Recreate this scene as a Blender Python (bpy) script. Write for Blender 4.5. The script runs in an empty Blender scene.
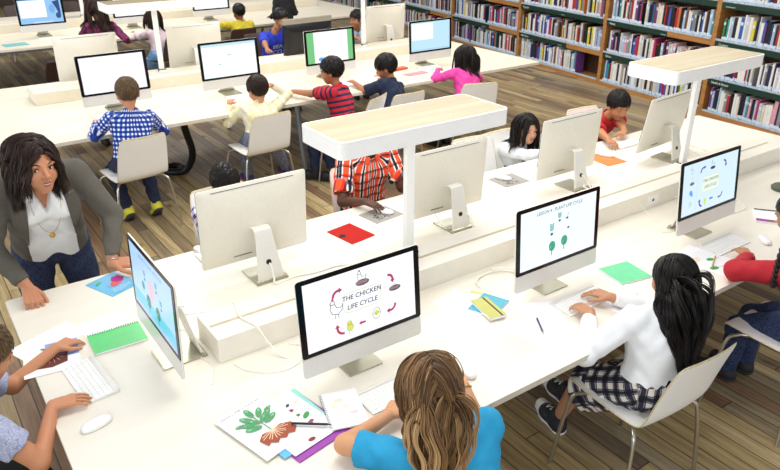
import bpy, math, random
import numpy as np
from mathutils import Vector, Matrix
random.seed(7); RNG=np.random.default_rng(7)
PI=math.pi
S=bpy.context.scene
COL=S.collection
def lin(c):
    if isinstance(c,str): c=tuple(int(c[i:i+2],16)/255 for i in (0,2,4))
    return tuple((v/12.92 if v<=.04045 else ((v+.055)/1.055)**2.4) for v in c)+(1,)
MATS={}
def mat(name,color='ffffff',rough=.5,metal=0,emit=0,noise=0,nscale=20,coat=0,trans=0,bump=0,bscale=200,sheen=0,spec=.5):
    if name in MATS: return MATS[name]
    m=bpy.data.materials.new(name); m.use_nodes=True; nt=m.node_tree; b=nt.nodes['Principled BSDF']
    c=lin(color)
    b.inputs['Base Color'].default_value=c; b.inputs['Roughness'].default_value=rough; b.inputs['Metallic'].default_value=metal
    b.inputs['Coat Weight'].default_value=coat; b.inputs['Transmission Weight'].default_value=trans
    b.inputs['Sheen Weight'].default_value=sheen; b.inputs['Specular IOR Level'].default_value=spec
    if emit:
        b.inputs['Base Color'].default_value=(.02,.02,.02,1)
        b.inputs['Emission Color'].default_value=c; b.inputs['Emission Strength'].default_value=emit
    if noise or bump:
        tc=nt.nodes.new('ShaderNodeTexCoord')
    if noise:
        n=nt.nodes.new('ShaderNodeTexNoise'); n.inputs['Scale'].default_value=nscale; n.inputs['Detail'].default_value=4
        r=nt.nodes.new('ShaderNodeValToRGB'); nt.links.new(tc.outputs['Object'],n.inputs['Vector'])
        r.color_ramp.elements[0].color=tuple(v*(1-noise) for v in c[:3])+(1,); r.color_ramp.elements[0].position=.3
        r.color_ramp.elements[1].color=tuple(min(1,v*(1+noise)) for v in c[:3])+(1,); r.color_ramp.elements[1].position=.7
        nt.links.new(n.outputs['Fac'],r.inputs['Fac']); nt.links.new(r.outputs['Color'],b.inputs['Base Color'])
    if bump:
        n=nt.nodes.new('ShaderNodeTexNoise'); n.inputs['Scale'].default_value=bscale
        nt.links.new(tc.outputs['Object'],n.inputs['Vector'])
        bp=nt.nodes.new('ShaderNodeBump'); bp.inputs['Strength'].default_value=bump; bp.inputs['Distance'].default_value=.002
        nt.links.new(n.outputs['Fac'],bp.inputs['Height']); nt.links.new(bp.outputs['Normal'],b.inputs['Normal'])
    MATS[name]=m; return m

class B:
    """collects shapes of one mesh"""
    def __init__(s): s.v=[]; s.f=[]; s.m=[]
    def add(s,vs,fs,mi=0,T=None):
        o=len(s.v)
        if T is not None: vs=[tuple(T@Vector(v)) for v in vs]
        s.v+=[tuple(v) for v in vs]; s.f+=[tuple(i+o for i in f) for f in fs]; s.m+=[mi]*len(fs); return s
    def box(s,x0,x1,y0,y1,z0,z1,mi=0,T=None):
        vs=[(x,y,z) for z in (z0,z1) for y in (y0,y1) for x in (x0,x1)]
        return s.add(vs,[(0,2,3,1),(4,5,7,6),(0,1,5,4),(2,6,7,3),(0,4,6,2),(1,3,7,5)],mi,T)
    def prism(s,poly,z0,z1,mi=0,T=None,mtop=None):
        n=len(poly); vs=[(x,y,z0) for x,y in poly]+[(x,y,z1) for x,y in poly]
        s.add(vs,[tuple(range(n))[::-1]]+[(i,(i+1)%n,n+(i+1)%n,n+i) for i in range(n)],mi,T)
        return s.add([(x,y,z1) for x,y in poly],[tuple(range(n))],mi if mtop is None else mtop,T)
    def loft(s,rings,mi=0,T=None,cap=True):
        n=len(rings[0]); vs=[p for r in rings for p in r]; fs=[]
        for k in range(len(rings)-1):
            for i in range(n):
                j=(i+1)%n; fs.append((k*n+i,k*n+j,(k+1)*n+j,(k+1)*n+i))
        if cap: fs.append(tuple(range(n))[::-1]); fs.append(tuple((len(rings)-1)*n+i for i in range(n)))
        return s.add(vs,fs,mi,T)
    def tube(s,pts,r,n=8,mi=0,T=None,cap=True):
        pts=[Vector(p) for p in pts]
        if not hasattr(r,'__len__'): r=[r]*len(pts)
        rings=[]; up=None
        for i,p in enumerate(pts):
            d=(pts[min(i+1,len(pts)-1)]-pts[max(i-1,0)]).normalized()
            if up is None:
                up=Vector((0,0,1)) if abs(d.z)<.9 else Vector((1,0,0))
            a=(up-d*up.dot(d)).normalized(); b=d.cross(a); up=a
            rings.append([tuple(p+(a*math.cos(2*PI*k/n)+b*math.sin(2*PI*k/n))*r[i]) for k in range(n)])
        return s.loft(rings,mi,T,cap)
    def cyl(s,c,r,z0,z1,n=24,mi=0,T=None): 
        return s.loft([[(c[0]+r*math.cos(2*PI*k/n),c[1]+r*math.sin(2*PI*k/n),z) for k in range(n)] for z in (z0,z1)],mi,T)
    def ball(s,c,r,n=12,mi=0,T=None):
        if not hasattr(r,'__len__'): r=(r,r,r)
        rings=[]
        for k in range(1,n):
            t=-PI/2+PI*k/n
            rings.append([(c[0]+r[0]*math.cos(t)*math.cos(2*PI*j/(n*2)),c[1]+r[1]*math.cos(t)*math.sin(2*PI*j/(n*2)),c[2]+r[2]*math.sin(t)) for j in range(n*2)])
        return s.loft(rings,mi,T)
    def np(s,V,F,mi=0):
        return s.add([tuple(map(float,v)) for v in V],[tuple(map(int,f)) for f in F],mi)
def rrect(w,h,r,n=5,cx=0,cy=0):
    P=[]
    for (sx,sy,a0) in ((1,-1,-PI/2),(1,1,0),(-1,1,PI/2),(-1,-1,PI)):
        for k in range(n+1):
            a=a0+PI/2*k/n; P.append((cx+sx*(w/2-r)+r*math.cos(a),cy+sy*(h/2-r)+r*math.sin(a)))
    return P
def obj(name,b,mats,parent=None,smooth=False,bevel=0,T=None,auto=None,seg=2):
    me=bpy.data.meshes.new(name); me.from_pydata(b.v,[],b.f)
    if not isinstance(mats,(list,tuple)): mats=[mats]
    for m in mats: me.materials.append(m)
    if len(mats)>1: me.polygons.foreach_set('material_index',b.m)
    if smooth:
        me.polygons.foreach_set('use_smooth',[True]*len(b.f))
        if auto: me.set_sharp_from_angle(angle=math.radians(auto))
    me.validate(); me.update()
    o=bpy.data.objects.new(name,me); COL.objects.link(o)
    if parent: o.parent=parent
    if T is not None: o.matrix_local=T
    if bevel:
        md=o.modifiers.new('bevel','BEVEL'); md.width=bevel; md.segments=seg; md.limit_method='ANGLE'; md.angle_limit=math.radians(40)
    return o
def tag(o,label=None,cat=None,group=None,kind=None):
    if label: o['label']=label
    if cat: o['category']=cat
    if group: o['group']=group
    if kind: o['kind']=kind
    return o
def thing(name,label,cat,loc=(0,0,0),rz=0,group=None):
    o=bpy.data.objects.new(name,None); COL.objects.link(o); o.empty_display_size=.1
    o.location=loc; o.rotation_euler=(0,0,rz); return tag(o,label,cat,group)
def kids(o): return [c for c in o.children]
def dup(o,label=None,loc=None,rz=None,group=None,parent=None):
    c=o.copy(); COL.objects.link(c)
    if parent is not None: c.parent=parent
    for k in kids(o): dup(k,parent=c)
    if label: c['label']=label
    if group: c['group']=group
    if loc is not None: c.location=loc
    if rz is not None: c.rotation_euler=(0,0,rz)
    return c
def struct(name,b,m,**k): return tag(obj(name,b,m,**k),kind='structure')
def smoothpath(pts,n=8):
    P=[np.array(p,float) for p in pts]; out=[]
    for i in range(len(P)-1):
        p0=P[max(i-1,0)];p1=P[i];p2=P[i+1];p3=P[min(i+2,len(P)-1)]
        for k in range(n):
            t=k/n; out.append(.5*((2*p1)+(-p0+p2)*t+(2*p0-5*p1+4*p2-p3)*t*t+(-p0+3*p1-3*p2+p3)*t**3))
    out.append(P[-1]); return [tuple(q) for q in out]

# ------------------------------------------------------------------ materials
def wood_floor():
    m=bpy.data.materials.new('reclaimed_plank_floor'); m.use_nodes=True; nt=m.node_tree; N=nt.nodes; L=nt.links
    b=N['Principled BSDF']
    def math_(op,a,bv=None,cl=False):
        n=N.new('ShaderNodeMath'); n.operation=op; n.use_clamp=cl
        for i,v in enumerate((a,bv)):
            if v is None: continue
            if isinstance(v,(int,float)): n.inputs[i].default_value=v
            else: L.new(v,n.inputs[i])
        return n.outputs[0]
    tc=N.new('ShaderNodeTexCoord'); sp=N.new('ShaderNodeSeparateXYZ'); L.new(tc.outputs['Object'],sp.inputs[0])
    W=.09; LN=1.5
    px=math_('DIVIDE',sp.outputs['X'],W); row=math_('FLOOR',px)
    wn=N.new('ShaderNodeTexWhiteNoise'); wn.noise_dimensions='1D'; L.new(row,wn.inputs['W'])
    py=math_('ADD',math_('DIVIDE',sp.outputs['Y'],LN),math_('MULTIPLY',wn.outputs['Value'],7.3)); cell=math_('FLOOR',py)
    cb=N.new('ShaderNodeCombineXYZ'); L.new(row,cb.inputs[0]); L.new(cell,cb.inputs[1])
    w2=N.new('ShaderNodeTexWhiteNoise'); w2.noise_dimensions='2D'; L.new(cb.outputs[0],w2.inputs['Vector'])
    rp=N.new('ShaderNodeValToRGB'); L.new(w2.outputs['Value'],rp.inputs['Fac']); cr=rp.color_ramp; cr.interpolation='CONSTANT'
    cols=['a8926a','b8a277','8d7a5c','c2ac80','9b8a6c','8f7156','b59e72','ac9870','7b6c58','c6b088','a39478','b09a6e']
    for i,c in enumerate(cols):
        e=cr.elements[i] if i<2 else cr.elements.new(i/len(cols))
        e.position=i/len(cols); e.color=lin(c)
    # grain
    mp=N.new('ShaderNodeMapping'); mp.inputs['Scale'].default_value=(38,2.2,1)
    av=N.new('ShaderNodeVectorMath'); av.operation='ADD'; L.new(tc.outputs['Object'],av.inputs[0])
    sc=N.new('ShaderNodeVectorMath'); sc.operation='SCALE'; L.new(w2.outputs['Color'],sc.inputs[0]); sc.inputs['Scale'].default_value=9
    L.new(sc.outputs[0],av.inputs[1]); L.new(av.outputs[0],mp.inputs[0])
    g=N.new('ShaderNodeTexNoise'); g.inputs['Scale'].default_value=1; g.inputs['Detail'].default_value=7; g.inputs['Roughness'].default_value=.65; L.new(mp.outputs[0],g.inputs['Vector'])
    gr=N.new('ShaderNodeValToRGB'); L.new(g.outputs['Fac'],gr.inputs['Fac'])
    gr.color_ramp.elements[0].position=.32; gr.color_ramp.elements[0].color=(.42,.40,.38,1); gr.color_ramp.elements[1].position=.62; gr.color_ramp.elements[1].color=(1.08,1.06,1.02,1)
    mx=N.new('ShaderNodeMix'); mx.data_type='RGBA'; mx.blend_type='MULTIPLY'; mx.inputs[0].default_value=.85
    L.new(rp.outputs[0],mx.inputs[6]); L.new(gr.outputs[0],mx.inputs[7])
    # knots
    kp=N.new('ShaderNodeMapping'); kp.inputs['Scale'].default_value=(5.2,3.0,1); L.new(av.outputs[0],kp.inputs[0])
    kv=N.new('ShaderNodeTexVoronoi'); kv.inputs['Scale'].default_value=1; L.new(kp.outputs[0],kv.inputs['Vector'])
    kk=math_('LESS_THAN',kv.outputs['Distance'],.085)
    kr=N.new('ShaderNodeMapRange'); L.new(kv.outputs['Distance'],kr.inputs[0]); kr.inputs[1].default_value=.04; kr.inputs[2].default_value=.16; kr.inputs[3].default_value=.75; kr.inputs[4].default_value=0
    mk=N.new('ShaderNodeMix'); mk.data_type='RGBA'; L.new(kr.outputs[0],mk.inputs[0]); L.new(mx.outputs[2],mk.inputs[6]); mk.inputs[7].default_value=lin('2c2119')
    # gaps
    fx=math_('FRACT',px); d=math_('MINIMUM',fx,math_('SUBTRACT',1,fx)); fy=math_('FRACT',py); d2=math_('MULTIPLY',math_('MINIMUM',fy,math_('SUBTRACT',1,fy)),LN/W)
    dd=math_('MINIMUM',d,d2); gm=N.new('ShaderNodeMapRange'); L.new(dd,gm.inputs[0]); gm.inputs[1].default_value=.018; gm.inputs[2].default_value=.05; gm.inputs[3].default_value=.85; gm.inputs[4].default_value=0
    mg=N.new('ShaderNodeMix'); mg.data_type='RGBA'; L.new(gm.outputs[0],mg.inputs[0]); L.new(mk.outputs[2],mg.inputs[6]); mg.inputs[7].default_value=lin('1d1611')
    L.new(mg.outputs[2],b.inputs['Base Color'])
    b.inputs['Roughness'].default_value=.42
    bp=N.new('ShaderNodeBump'); bp.inputs['Strength'].default_value=.25; bp.inputs['Distance'].default_value=.003; L.new(g.outputs['Fac'],bp.inputs['Height']); L.new(bp.outputs[0],b.inputs['Normal'])
    return m
def grainy(name,c1,c2,scale=(3,40,40),rough=.4,coat=0):
    m=bpy.data.materials.new(name); m.use_nodes=True; nt=m.node_tree; N=nt.nodes; L=nt.links; b=N['Principled BSDF']
    tc=N.new('ShaderNodeTexCoord'); mp=N.new('ShaderNodeMapping'); mp.inputs['Scale'].default_value=scale
    n=N.new('ShaderNodeTexNoise'); n.inputs['Scale'].default_value=1; n.inputs['Detail'].default_value=5
    r=N.new('ShaderNodeValToRGB'); r.color_ramp.elements[0].position=.35; r.color_ramp.elements[1].position=.65
    r.color_ramp.elements[0].color=lin(c1); r.color_ramp.elements[1].color=lin(c2)
    L.new(tc.outputs['Object'],mp.inputs[0]); L.new(mp.outputs[0],n.inputs['Vector']); L.new(n.outputs['Fac'],r.inputs['Fac']); L.new(r.outputs[0],b.inputs['Base Color'])
    b.inputs['Roughness'].default_value=rough; b.inputs['Coat Weight'].default_value=coat
    return m
M_floor=wood_floor()
M_desk=grainy('cream_laminate','e8e1d2','ebe5d8',(1,12,12),.42)
M_desk2=grainy('pale_maple_laminate','ddd2bc','e4dbc8',(1.5,14,14),.4)
M_edge=mat('desk_edge_band','d8d0c0',.5,noise=.05)
M_riser=mat('riser_cream','e9e4d8',.4,noise=.02)
M_riser2=mat('riser_maple','e6ddca',.4,noise=.03)
M_groove=mat('riser_groove','bdb091',.6,noise=.1)
M_white=mat('white_satin','fbfaf8',.35,noise=.02)
M_lampwood=grainy('maple_lamp_top','c6b792','d2c6a6',(1.2,16,16),.12,.6)
M_alu=mat('aluminium','e2e0da',.38,.25,noise=.02,nscale=90)
M_alub=mat('aluminium_back','e3dfd3',.42,.08,noise=.02,nscale=60)
M_dark=mat('black_glass','050506',.2,spec=.3)
M_black=mat('matte_black','101012',.5,noise=.2)
M_wp=mat('white_plastic','f1f0ee',.3,noise=.01)
M_cable=mat('white_cable','eceae4',.4,noise=.02)
M_chrome=mat('chrome_steel','c8c4bc',.28,1,noise=.02)
M_greyleg=mat('grey_powder_steel','8b8f94',.4,.3,noise=.05)
M_chair=mat('white_chair_shell','f7f6f2',.38,noise=.01)
M_chairedge=mat('birch_ply_edge','d6c6a2',.5,noise=.15,nscale=60)
M_brownchair=mat('dark_brown_chair_shell','3a2520',.4,noise=.1)
M_shelf=grainy('oak_shelf','a06c38','b98249',(3,3,25),.45)
M_green=mat('dark_green_sign','12352c',.4,noise=.1)
M_shelfback=mat('shelf_back_dark_brown','4d3322',.6,noise=.2)  # darker brown than the oak boards
M_lip=mat('clear_blue_lip','aec4d6',.3,noise=.3,nscale=30)

# ------------------------------------------------------------------ setting
struct('floor',B().box(-7,14,-3,20,-.05,0),M_floor)
W_=mat('warm_white_wall','d9d2c4',.7,noise=.03,nscale=3)
struct('wall_back',B().box(-7,14,20,20.15,0,3.4),mat('dark_far_wall','4a3d35',.7,noise=.1,nscale=2))
# ------------------------------------------------------------------ flat pictures (screens, papers)
class Pic:
    """2-D shapes, each a little above the last, in millimetre-scale layers"""
    def __init__(s,emit=0): s.b=B(); s.mats=[]; s.z=0.0; s.emit=emit
    def mi(s,c):
        m=mat(('glow_' if s.emit else 'ink_')+c,c,.9 if not s.emit else .3,emit=s.emit)
        if m not in s.mats: s.mats.append(m)
        return s.mats.index(m)
    def poly(s,P,c):
        s.z+=.00002; s.b.add([(x,y,s.z) for x,y in P],[tuple(range(len(P)))],s.mi(c)); return s
    def rect(s,x0,y0,x1,y1,c): return s.poly([(x0,y0),(x1,y0),(x1,y1),(x0,y1)],c)
    def ell(s,x,y,a,b,c,rot=0,n=18):
        cr,sr=math.cos(rot),math.sin(rot)
        return s.poly([(x+a*math.cos(t)*cr-b*math.sin(t)*sr,y+a*math.cos(t)*sr+b*math.sin(t)*cr) for t in [2*PI*k/n for k in range(n)]],c)
    def line(s,P,w,c,closed=False):
        s.z+=.00002; P=[Vector(p) for p in P]
        if closed: P=P+[P[0]]
        L=[];n=len(P)
        for i,p in enumerate(P):
            d=(P[min(i+1,n-1)]-P[max(i-1,0)])
            if closed and i in (0,n-1): d=P[1]-P[n-2]
            d=d.normalized() if d.length>0 else Vector((1,0)); q=Vector((-d.y,d.x))*w/2
            L.append((p+q,p-q))
        vs=[(a.x,a.y,s.z) for t in L for a in t]
        s.b.add(vs,[(2*i,2*i+1,2*i+3,2*i+2) for i in range(n-1)],s.mi(c)); return s
    def oval(s,x,y,a,b,w,c,rot=0,n=20):
        cr,sr=math.cos(rot),math.sin(rot)
        return s.line([(x+a*math.cos(t)*cr-b*math.sin(t)*sr,y+a*math.cos(t)*sr+b*math.sin(t)*cr) for t in [2*PI*k/n for k in range(n)]],w,c,True)
    def text(s,t,x,y,size,c,rot=0,shear=0,off=0,center=True):
        cu=bpy.data.curves.new('t','FONT'); cu.body=t; cu.size=size; cu.shear=shear; cu.offset=off or size*.012; cu.resolution_u=2
        if center: cu.align_x='CENTER'; cu.align_y='CENTER'
        o=bpy.data.objects.new('t',cu); COL.objects.link(o)
        bpy.context.view_layer.update()
        me=bpy.data.meshes.new_from_object(o.evaluated_get(bpy.context.evaluated_depsgraph_get()))
        s.z+=.00002; cr,sr=math.cos(rot),math.sin(rot)
        vs=[(x+v.co.x*cr-v.co.y*sr,y+v.co.x*sr+v.co.y*cr,s.z) for v in me.vertices]
        s.b.add(vs,[tuple(p.vertices) for p in me.polygons],s.mi(c))
        bpy.data.objects.remove(o); bpy.data.curves.remove(cu); bpy.data.meshes.remove(me); return s
    def scrib(s,x,y,w,n,sp,c='9aa0a8',th=.0006):
        """unreadably small lines of writing, as broken strokes"""
        for k in range(n):
            xx=x
            while xx<x+w*(1 if k<n-1 else .6):
                l=random.uniform(.003,.009)*(w/.1)**.5; s.line([(xx,y-k*sp),(min(xx+l,x+w),y-k*sp)],th,c); xx+=l+.0025
        return s
    def arrow(s,x,y,r,a0,a1,w,c):
        """thick bent arrow along an arc"""
        P=[(x+r*math.cos(a0+(a1-a0)*k/8),y+r*math.sin(a0+(a1-a0)*k/8)) for k in range(9)]
        s.line(P,w,c); e=Vector(P[-1]); d=(e-Vector(P[-2])).normalized(); q=Vector((-d.y,d.x))
        return s.poly([tuple(e-q*w*1.15),tuple(e+d*w*1.5),tuple(e+q*w*1.15)][::1],c)
    def obj(s,name,parent,T=None):
        return obj(name,s.b,s.mats or [M_white],parent,T=T)
def hen(p,x,y,k,c='33363c',col=None):
    if col: p.ell(x,y,.012*k,.010*k,col)
    p.line([(x-.010*k,y+.012*k),(x-.012*k,y+.002*k),(x-.008*k,y-.007*k),(x+.003*k,y-.010*k),(x+.011*k,y-.004*k),(x+.014*k,y+.008*k),(x+.009*k,y+.002*k),(x+.001*k,y+.003*k),(x-.003*k,y+.012*k)],.0012*k,c)
    p.oval(x-.0065*k,y+.014*k,.004*k,.004*k,.0011*k,c); p.ell(x-.006*k,y+.020*k,.0022*k,.003*k,'c33b4b'); p.ell(x-.012*k,y+.013*k,.002*k,.0012*k,'e0a030')
    p.line([(x-.002*k,y-.010*k),(x-.003*k,y-.017*k)],.001*k,c); p.line([(x+.004*k,y-.009*k),(x+.004*k,y-.017*k)],.001*k,c)
def chick(p,x,y,k,col='d6dd58'):
    p.ell(x,y,.0075*k,.0075*k,col); p.ell(x-.001*k,y+.009*k,.0055*k,.005*k,col); p.oval(x,y,.0075*k,.0075*k,.0007*k,'555540'); p.oval(x-.001*k,y+.009*k,.0055*k,.005*k,.0007*k,'555540')
    p.line([(x-.003*k,y-.008*k),(x-.004*k,y-.014*k)],.0008*k,'555540'); p.line([(x+.003*k,y-.008*k),(x+.003*k,y-.014*k)],.0008*k,'555540')
def egg(p,x,y,k):
    p.oval(x,y,.009*k,.012*k,.0009*k,'3c3c3c'); p.ell(x,y+.001*k,.0055*k,.006*k,'d6dd58'); p.line([(x-.009*k,y-.001*k),(x-.004*k,y+.002*k),(x,y-.002*k),(x+.004*k,y+.002*k),(x+.009*k,y-.001*k)],.0008*k,'3c3c3c')
def nest(p,x,y,k,c='5b4454'):
    p.ell(x,y,.013*k,.0055*k,c)
    for q in range(7): p.line([(x-.012*k+.003*q*k,y-.002*k),(x-.008*k+.003*q*k,y+.0035*k)],.0007*k,'c9b8a8')
def tree(p,x,y,k,c='2f9d76'):
    p.ell(x,y,.013*k,.015*k,c); p.ell(x-.006*k,y-.003*k,.004*k,.004*k,'4fb68c'); p.line([(x,y-.002*k),(x-.001*k,y-.016*k),(x-.001*k,y-.027*k)],.0028*k,'3a7a66'); p.line([(x-.001*k,y-.015*k),(x+.006*k,y-.006*k)],.0012*k,'3a7a66')
def sprout(p,x,y,k,c='2f9d86',n=4):
    p.line([(x,y-.012*k),(x,y+.012*k)],.0011*k,c)
    for q in range(n):
        for sx in (-1,1): p.ell(x+sx*.0045*k,y-.002*k+q*.0045*k,.0048*k,.0017*k,c,rot=sx*.6)
    p.ell(x,y-.015*k,.006*k,.004*k,'2c3a5e')
SW,SH=.478,.270    # lit area of a screen
def scr_base(p,c='f3f8ff'): p.rect(-SW/2,-SH/2,SW/2,SH/2,c)
def scr_chicken(p):
    scr_base(p)
    P=[(a,b+.012) for a,b in rrect(.165,.078,.024,5)]
    p.line(P,.003,'d3dab0',True)
    p.text('THE CHICKEN',0,.031,.0265,'1c1e22',shear=.12); p.text('LIFE CYCLE',0,-.007,.0265,'1c1e22',shear=.12)
    hen(p,.004,.094,1.5); nest(p,.006,.076,2.3,'6b4b60'); p.scrib(-.040,.098,.014,1,.003)
    p.arrow(-.098,.050,.024,PI,PI/2-.1,.0095,'b02a5b'); p.arrow(.118,.050,.020,PI/2+.1,-.1,.0095,'b02a5b')
    hen(p,-.112,.003,2.1); p.scrib(-.140,-.036,.056,1,.003)
    nest(p,.146,.010,2.1); p.oval(.146,.020,.006,.006,.001,'3c3c3c'); p.scrib(.134,-.010,.022,1,.003)
    p.arrow(.122,-.055,.022,.1,-PI/2-.2,.0095,'b02a5b'); egg(p,.058,-.068,1.9); p.scrib(.04,-.092,.036,1,.003)
    p.line([(.008,-.085),(-.012,-.085)],.0085,'b02a5b'); p.poly([(-.010,-.076),(-.022,-.085),(-.010,-.094)],'b02a5b')
    chick(p,-.060,-.086,1.9); p.scrib(-.072,-.112,.022,1,.003)
    p.arrow(-.088,-.075,.026,-PI/2+.1,-PI-.1,.0095,'b02a5b')
def scr_plant(p):
    scr_base(p,'eaf6fd')
    p.text('LESSON 4 : PLANT LIFE CYCLE',.0,.110,.0215,'5d6a72',shear=.2)
    sprout(p,.0,.070,1.3); p.scrib(-.032,.068,.018,1,.003); p.scrib(.018,.078,.04,1,.003)
    p.ell(.048,.052,.008,.005,'2c3a5e'); p.line([(.048,.055),(.052,.070)],.0015,'2f9d86'); p.ell(.054,.070,.005,.002,'2f9d86',rot=.7)
    sprout(p,-.048,.020,1.5,'43a7a0',5); p.scrib(-.062,-.012,.03,1,.003)
    p.ell(.058,.004,.007,.005,'2c4a7e'); p.line([(.058,.007),(.062,.014)],.001,'2f9d86')
    for k in range(3): p.scrib(-.012,.020-.012*k,.034,1,.003,'e0a9a0',.0008)
    p.line(rrect(.05,.045,.01,3,.004,.008),.0008,'f0d0c8',True)
    tree(p,-.044,-.060,1.6); tree(p,.034,-.052,1.6); p.scrib(-.02,-.095,.05,1,.003)
def scr_chicken2(p):
    scr_base(p,'cfe6fb')
    for k in range(17): p.rect(-.118,-.118+.014*k,-.1165,-.112+.014*k,'6f86a8')
    hen(p,-.168,.095,1.1,'4a5a80'); chick(p,-.165,.055,.8,'cfe6fb'); nest(p,-.165,.030,1.5,'23304a'); p.ell(-.170,-.018,.013,.013,'4a9bd8'); p.ell(-.160,-.030,.010,.010,'6ab0e0')
    egg(p,-.170,-.078,1.2); p.arrow(-.068,.072,.026,PI,PI/2-.1,.009,'4b3f9a'); hen(p,.010,.098,1.1,'4a5a80'); p.ell(.010,.082,.022,.008,'1c2638')
    p.arrow(.108,.082,.020,PI/2+.1,-.1,.010,'6a3f9a')
    p.poly([(a,b+.004) for a,b in rrect(.150,.084,.022,5)],'e3efdf'); p.line([(a,b+.004) for a,b in rrect(.150,.084,.022,5)],.0015,'b5c6a2',True)
    p.text('THE CHICKEN',0,.022,.0215,'56605a',shear=.12); p.text('LIFE CYCLE',0,-.012,.0215,'56605a',shear=.12)
    p.arrow(.092,-.072,.022,.1,-PI/2-.2,.008,'3f4fa8'); p.line([(.030,-.085),(.008,-.085)],.008,'3a55b0'); p.poly([(.010,-.077),(-.002,-.085),(.010,-.093)],'3a55b0')
    chick(p,-.040,-.092,1.4,'d9e85a'); p.arrow(-.066,-.085,.024,-PI/2,-PI-.1,.010,'5a3f9a')
def scr_left(p):
    scr_base(p,'a9cdf3'); p.rect(-SW/2,-.118,SW/2,-.060,'5fc0dc'); p.rect(-SW/2,-SH/2,SW/2,-.116,'a4b6ee')
    p.text('LESSON 4 : PLANT LIFE CYCLE',0,.110,.020,'5a7fa0',shear=.2)
    for k,(a,b_) in enumerate([(-.075,.05),(.06,.055),(.10,.0)]): sprout(p,a,b_,1.4,'2f8d96')
    p.ell(.0,.01,.035,.045,'d9b6c4'); 
    for k in range(6): p.scrib(-.024,.040-.012*k,.05,1,.003,'b05a70',.0012)
    tree(p,-.05,-.055,1.9,'1f6b60'); tree(p,.055,-.06,1.9,'1f6b60'); tree(p,-.10,-.005,1.2,'1f7b70')
def scr_doc(c2='eef6ff',marks=('6cc38c',)):
    def f(p):
        scr_base(p,'f4f9ff')
        for k in range(5):
            x,y=random.uniform(-.15,.12),random.uniform(-.09,.10); p.scrib(x,y,.05,1,.003,'b9c2cc',.001)
        for m in marks: p.ell(random.uniform(-.12,.12),random.uniform(-.06,.06),.014,.0028,m)
        p.oval(.15,.09,.02,.014,.001,'ccd2da')
    return f
def scr_window(p):
    scr_base(p,'8fc0ea'); p.rect(-SW/2+.01,-.068,.062,SH/2-.008,'f6f9ff'); p.scrib(-.19,.09,.02,1,.003); p.scrib(-.08,.09,.05,1,.003,'a08070',.0012)
    p.ell(.13,.02,.035,.05,'6fa8e0'); p.poly([(.14,.10),(.175,.03),(.20,-.05),(.22,-.06),(.22,.12)],'1c3f78'); p.ell(.19,-.06,.03,.035,'24498a'); p.rect(-.1,-.132,.12,-.118,'c8dcf0')
def scr_green(p):
    scr_base(p,'fbfdff'); p.rect(-SW/2,-SH/2,-.168,SH/2,'6fc07c'); p.rect(.186,-SH/2,SW/2,SH/2,'6fc07c'); p.scrib(-.05,.03,.05,2,.02,'c9cfd6',.001); p.ell(-.10,-.105,.03,.018,'4f9fe0')
def scr_blue(p):
    scr_base(p,'b9dff2'); p.rect(-SW/2+.008,-.03,.03,SH/2-.012,'f3f8fc'); p.rect(-SW/2,-.128,SW/2,-.12,'9fc8e4')
def scr_green2(p):
    scr_base(p,'f0fbff'); p.rect(-SW/2,SH/2-.02,SW/2,SH/2,'bfe0ee'); p.ell(.0,.04,.016,.004,'7fcf9c'); p.ell(-.09,-.03,.014,.004,'7fcf9c'); p.scrib(.10,.07,.05,1,.003); p.scrib(-.15,.06,.05,1,.003)

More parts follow.
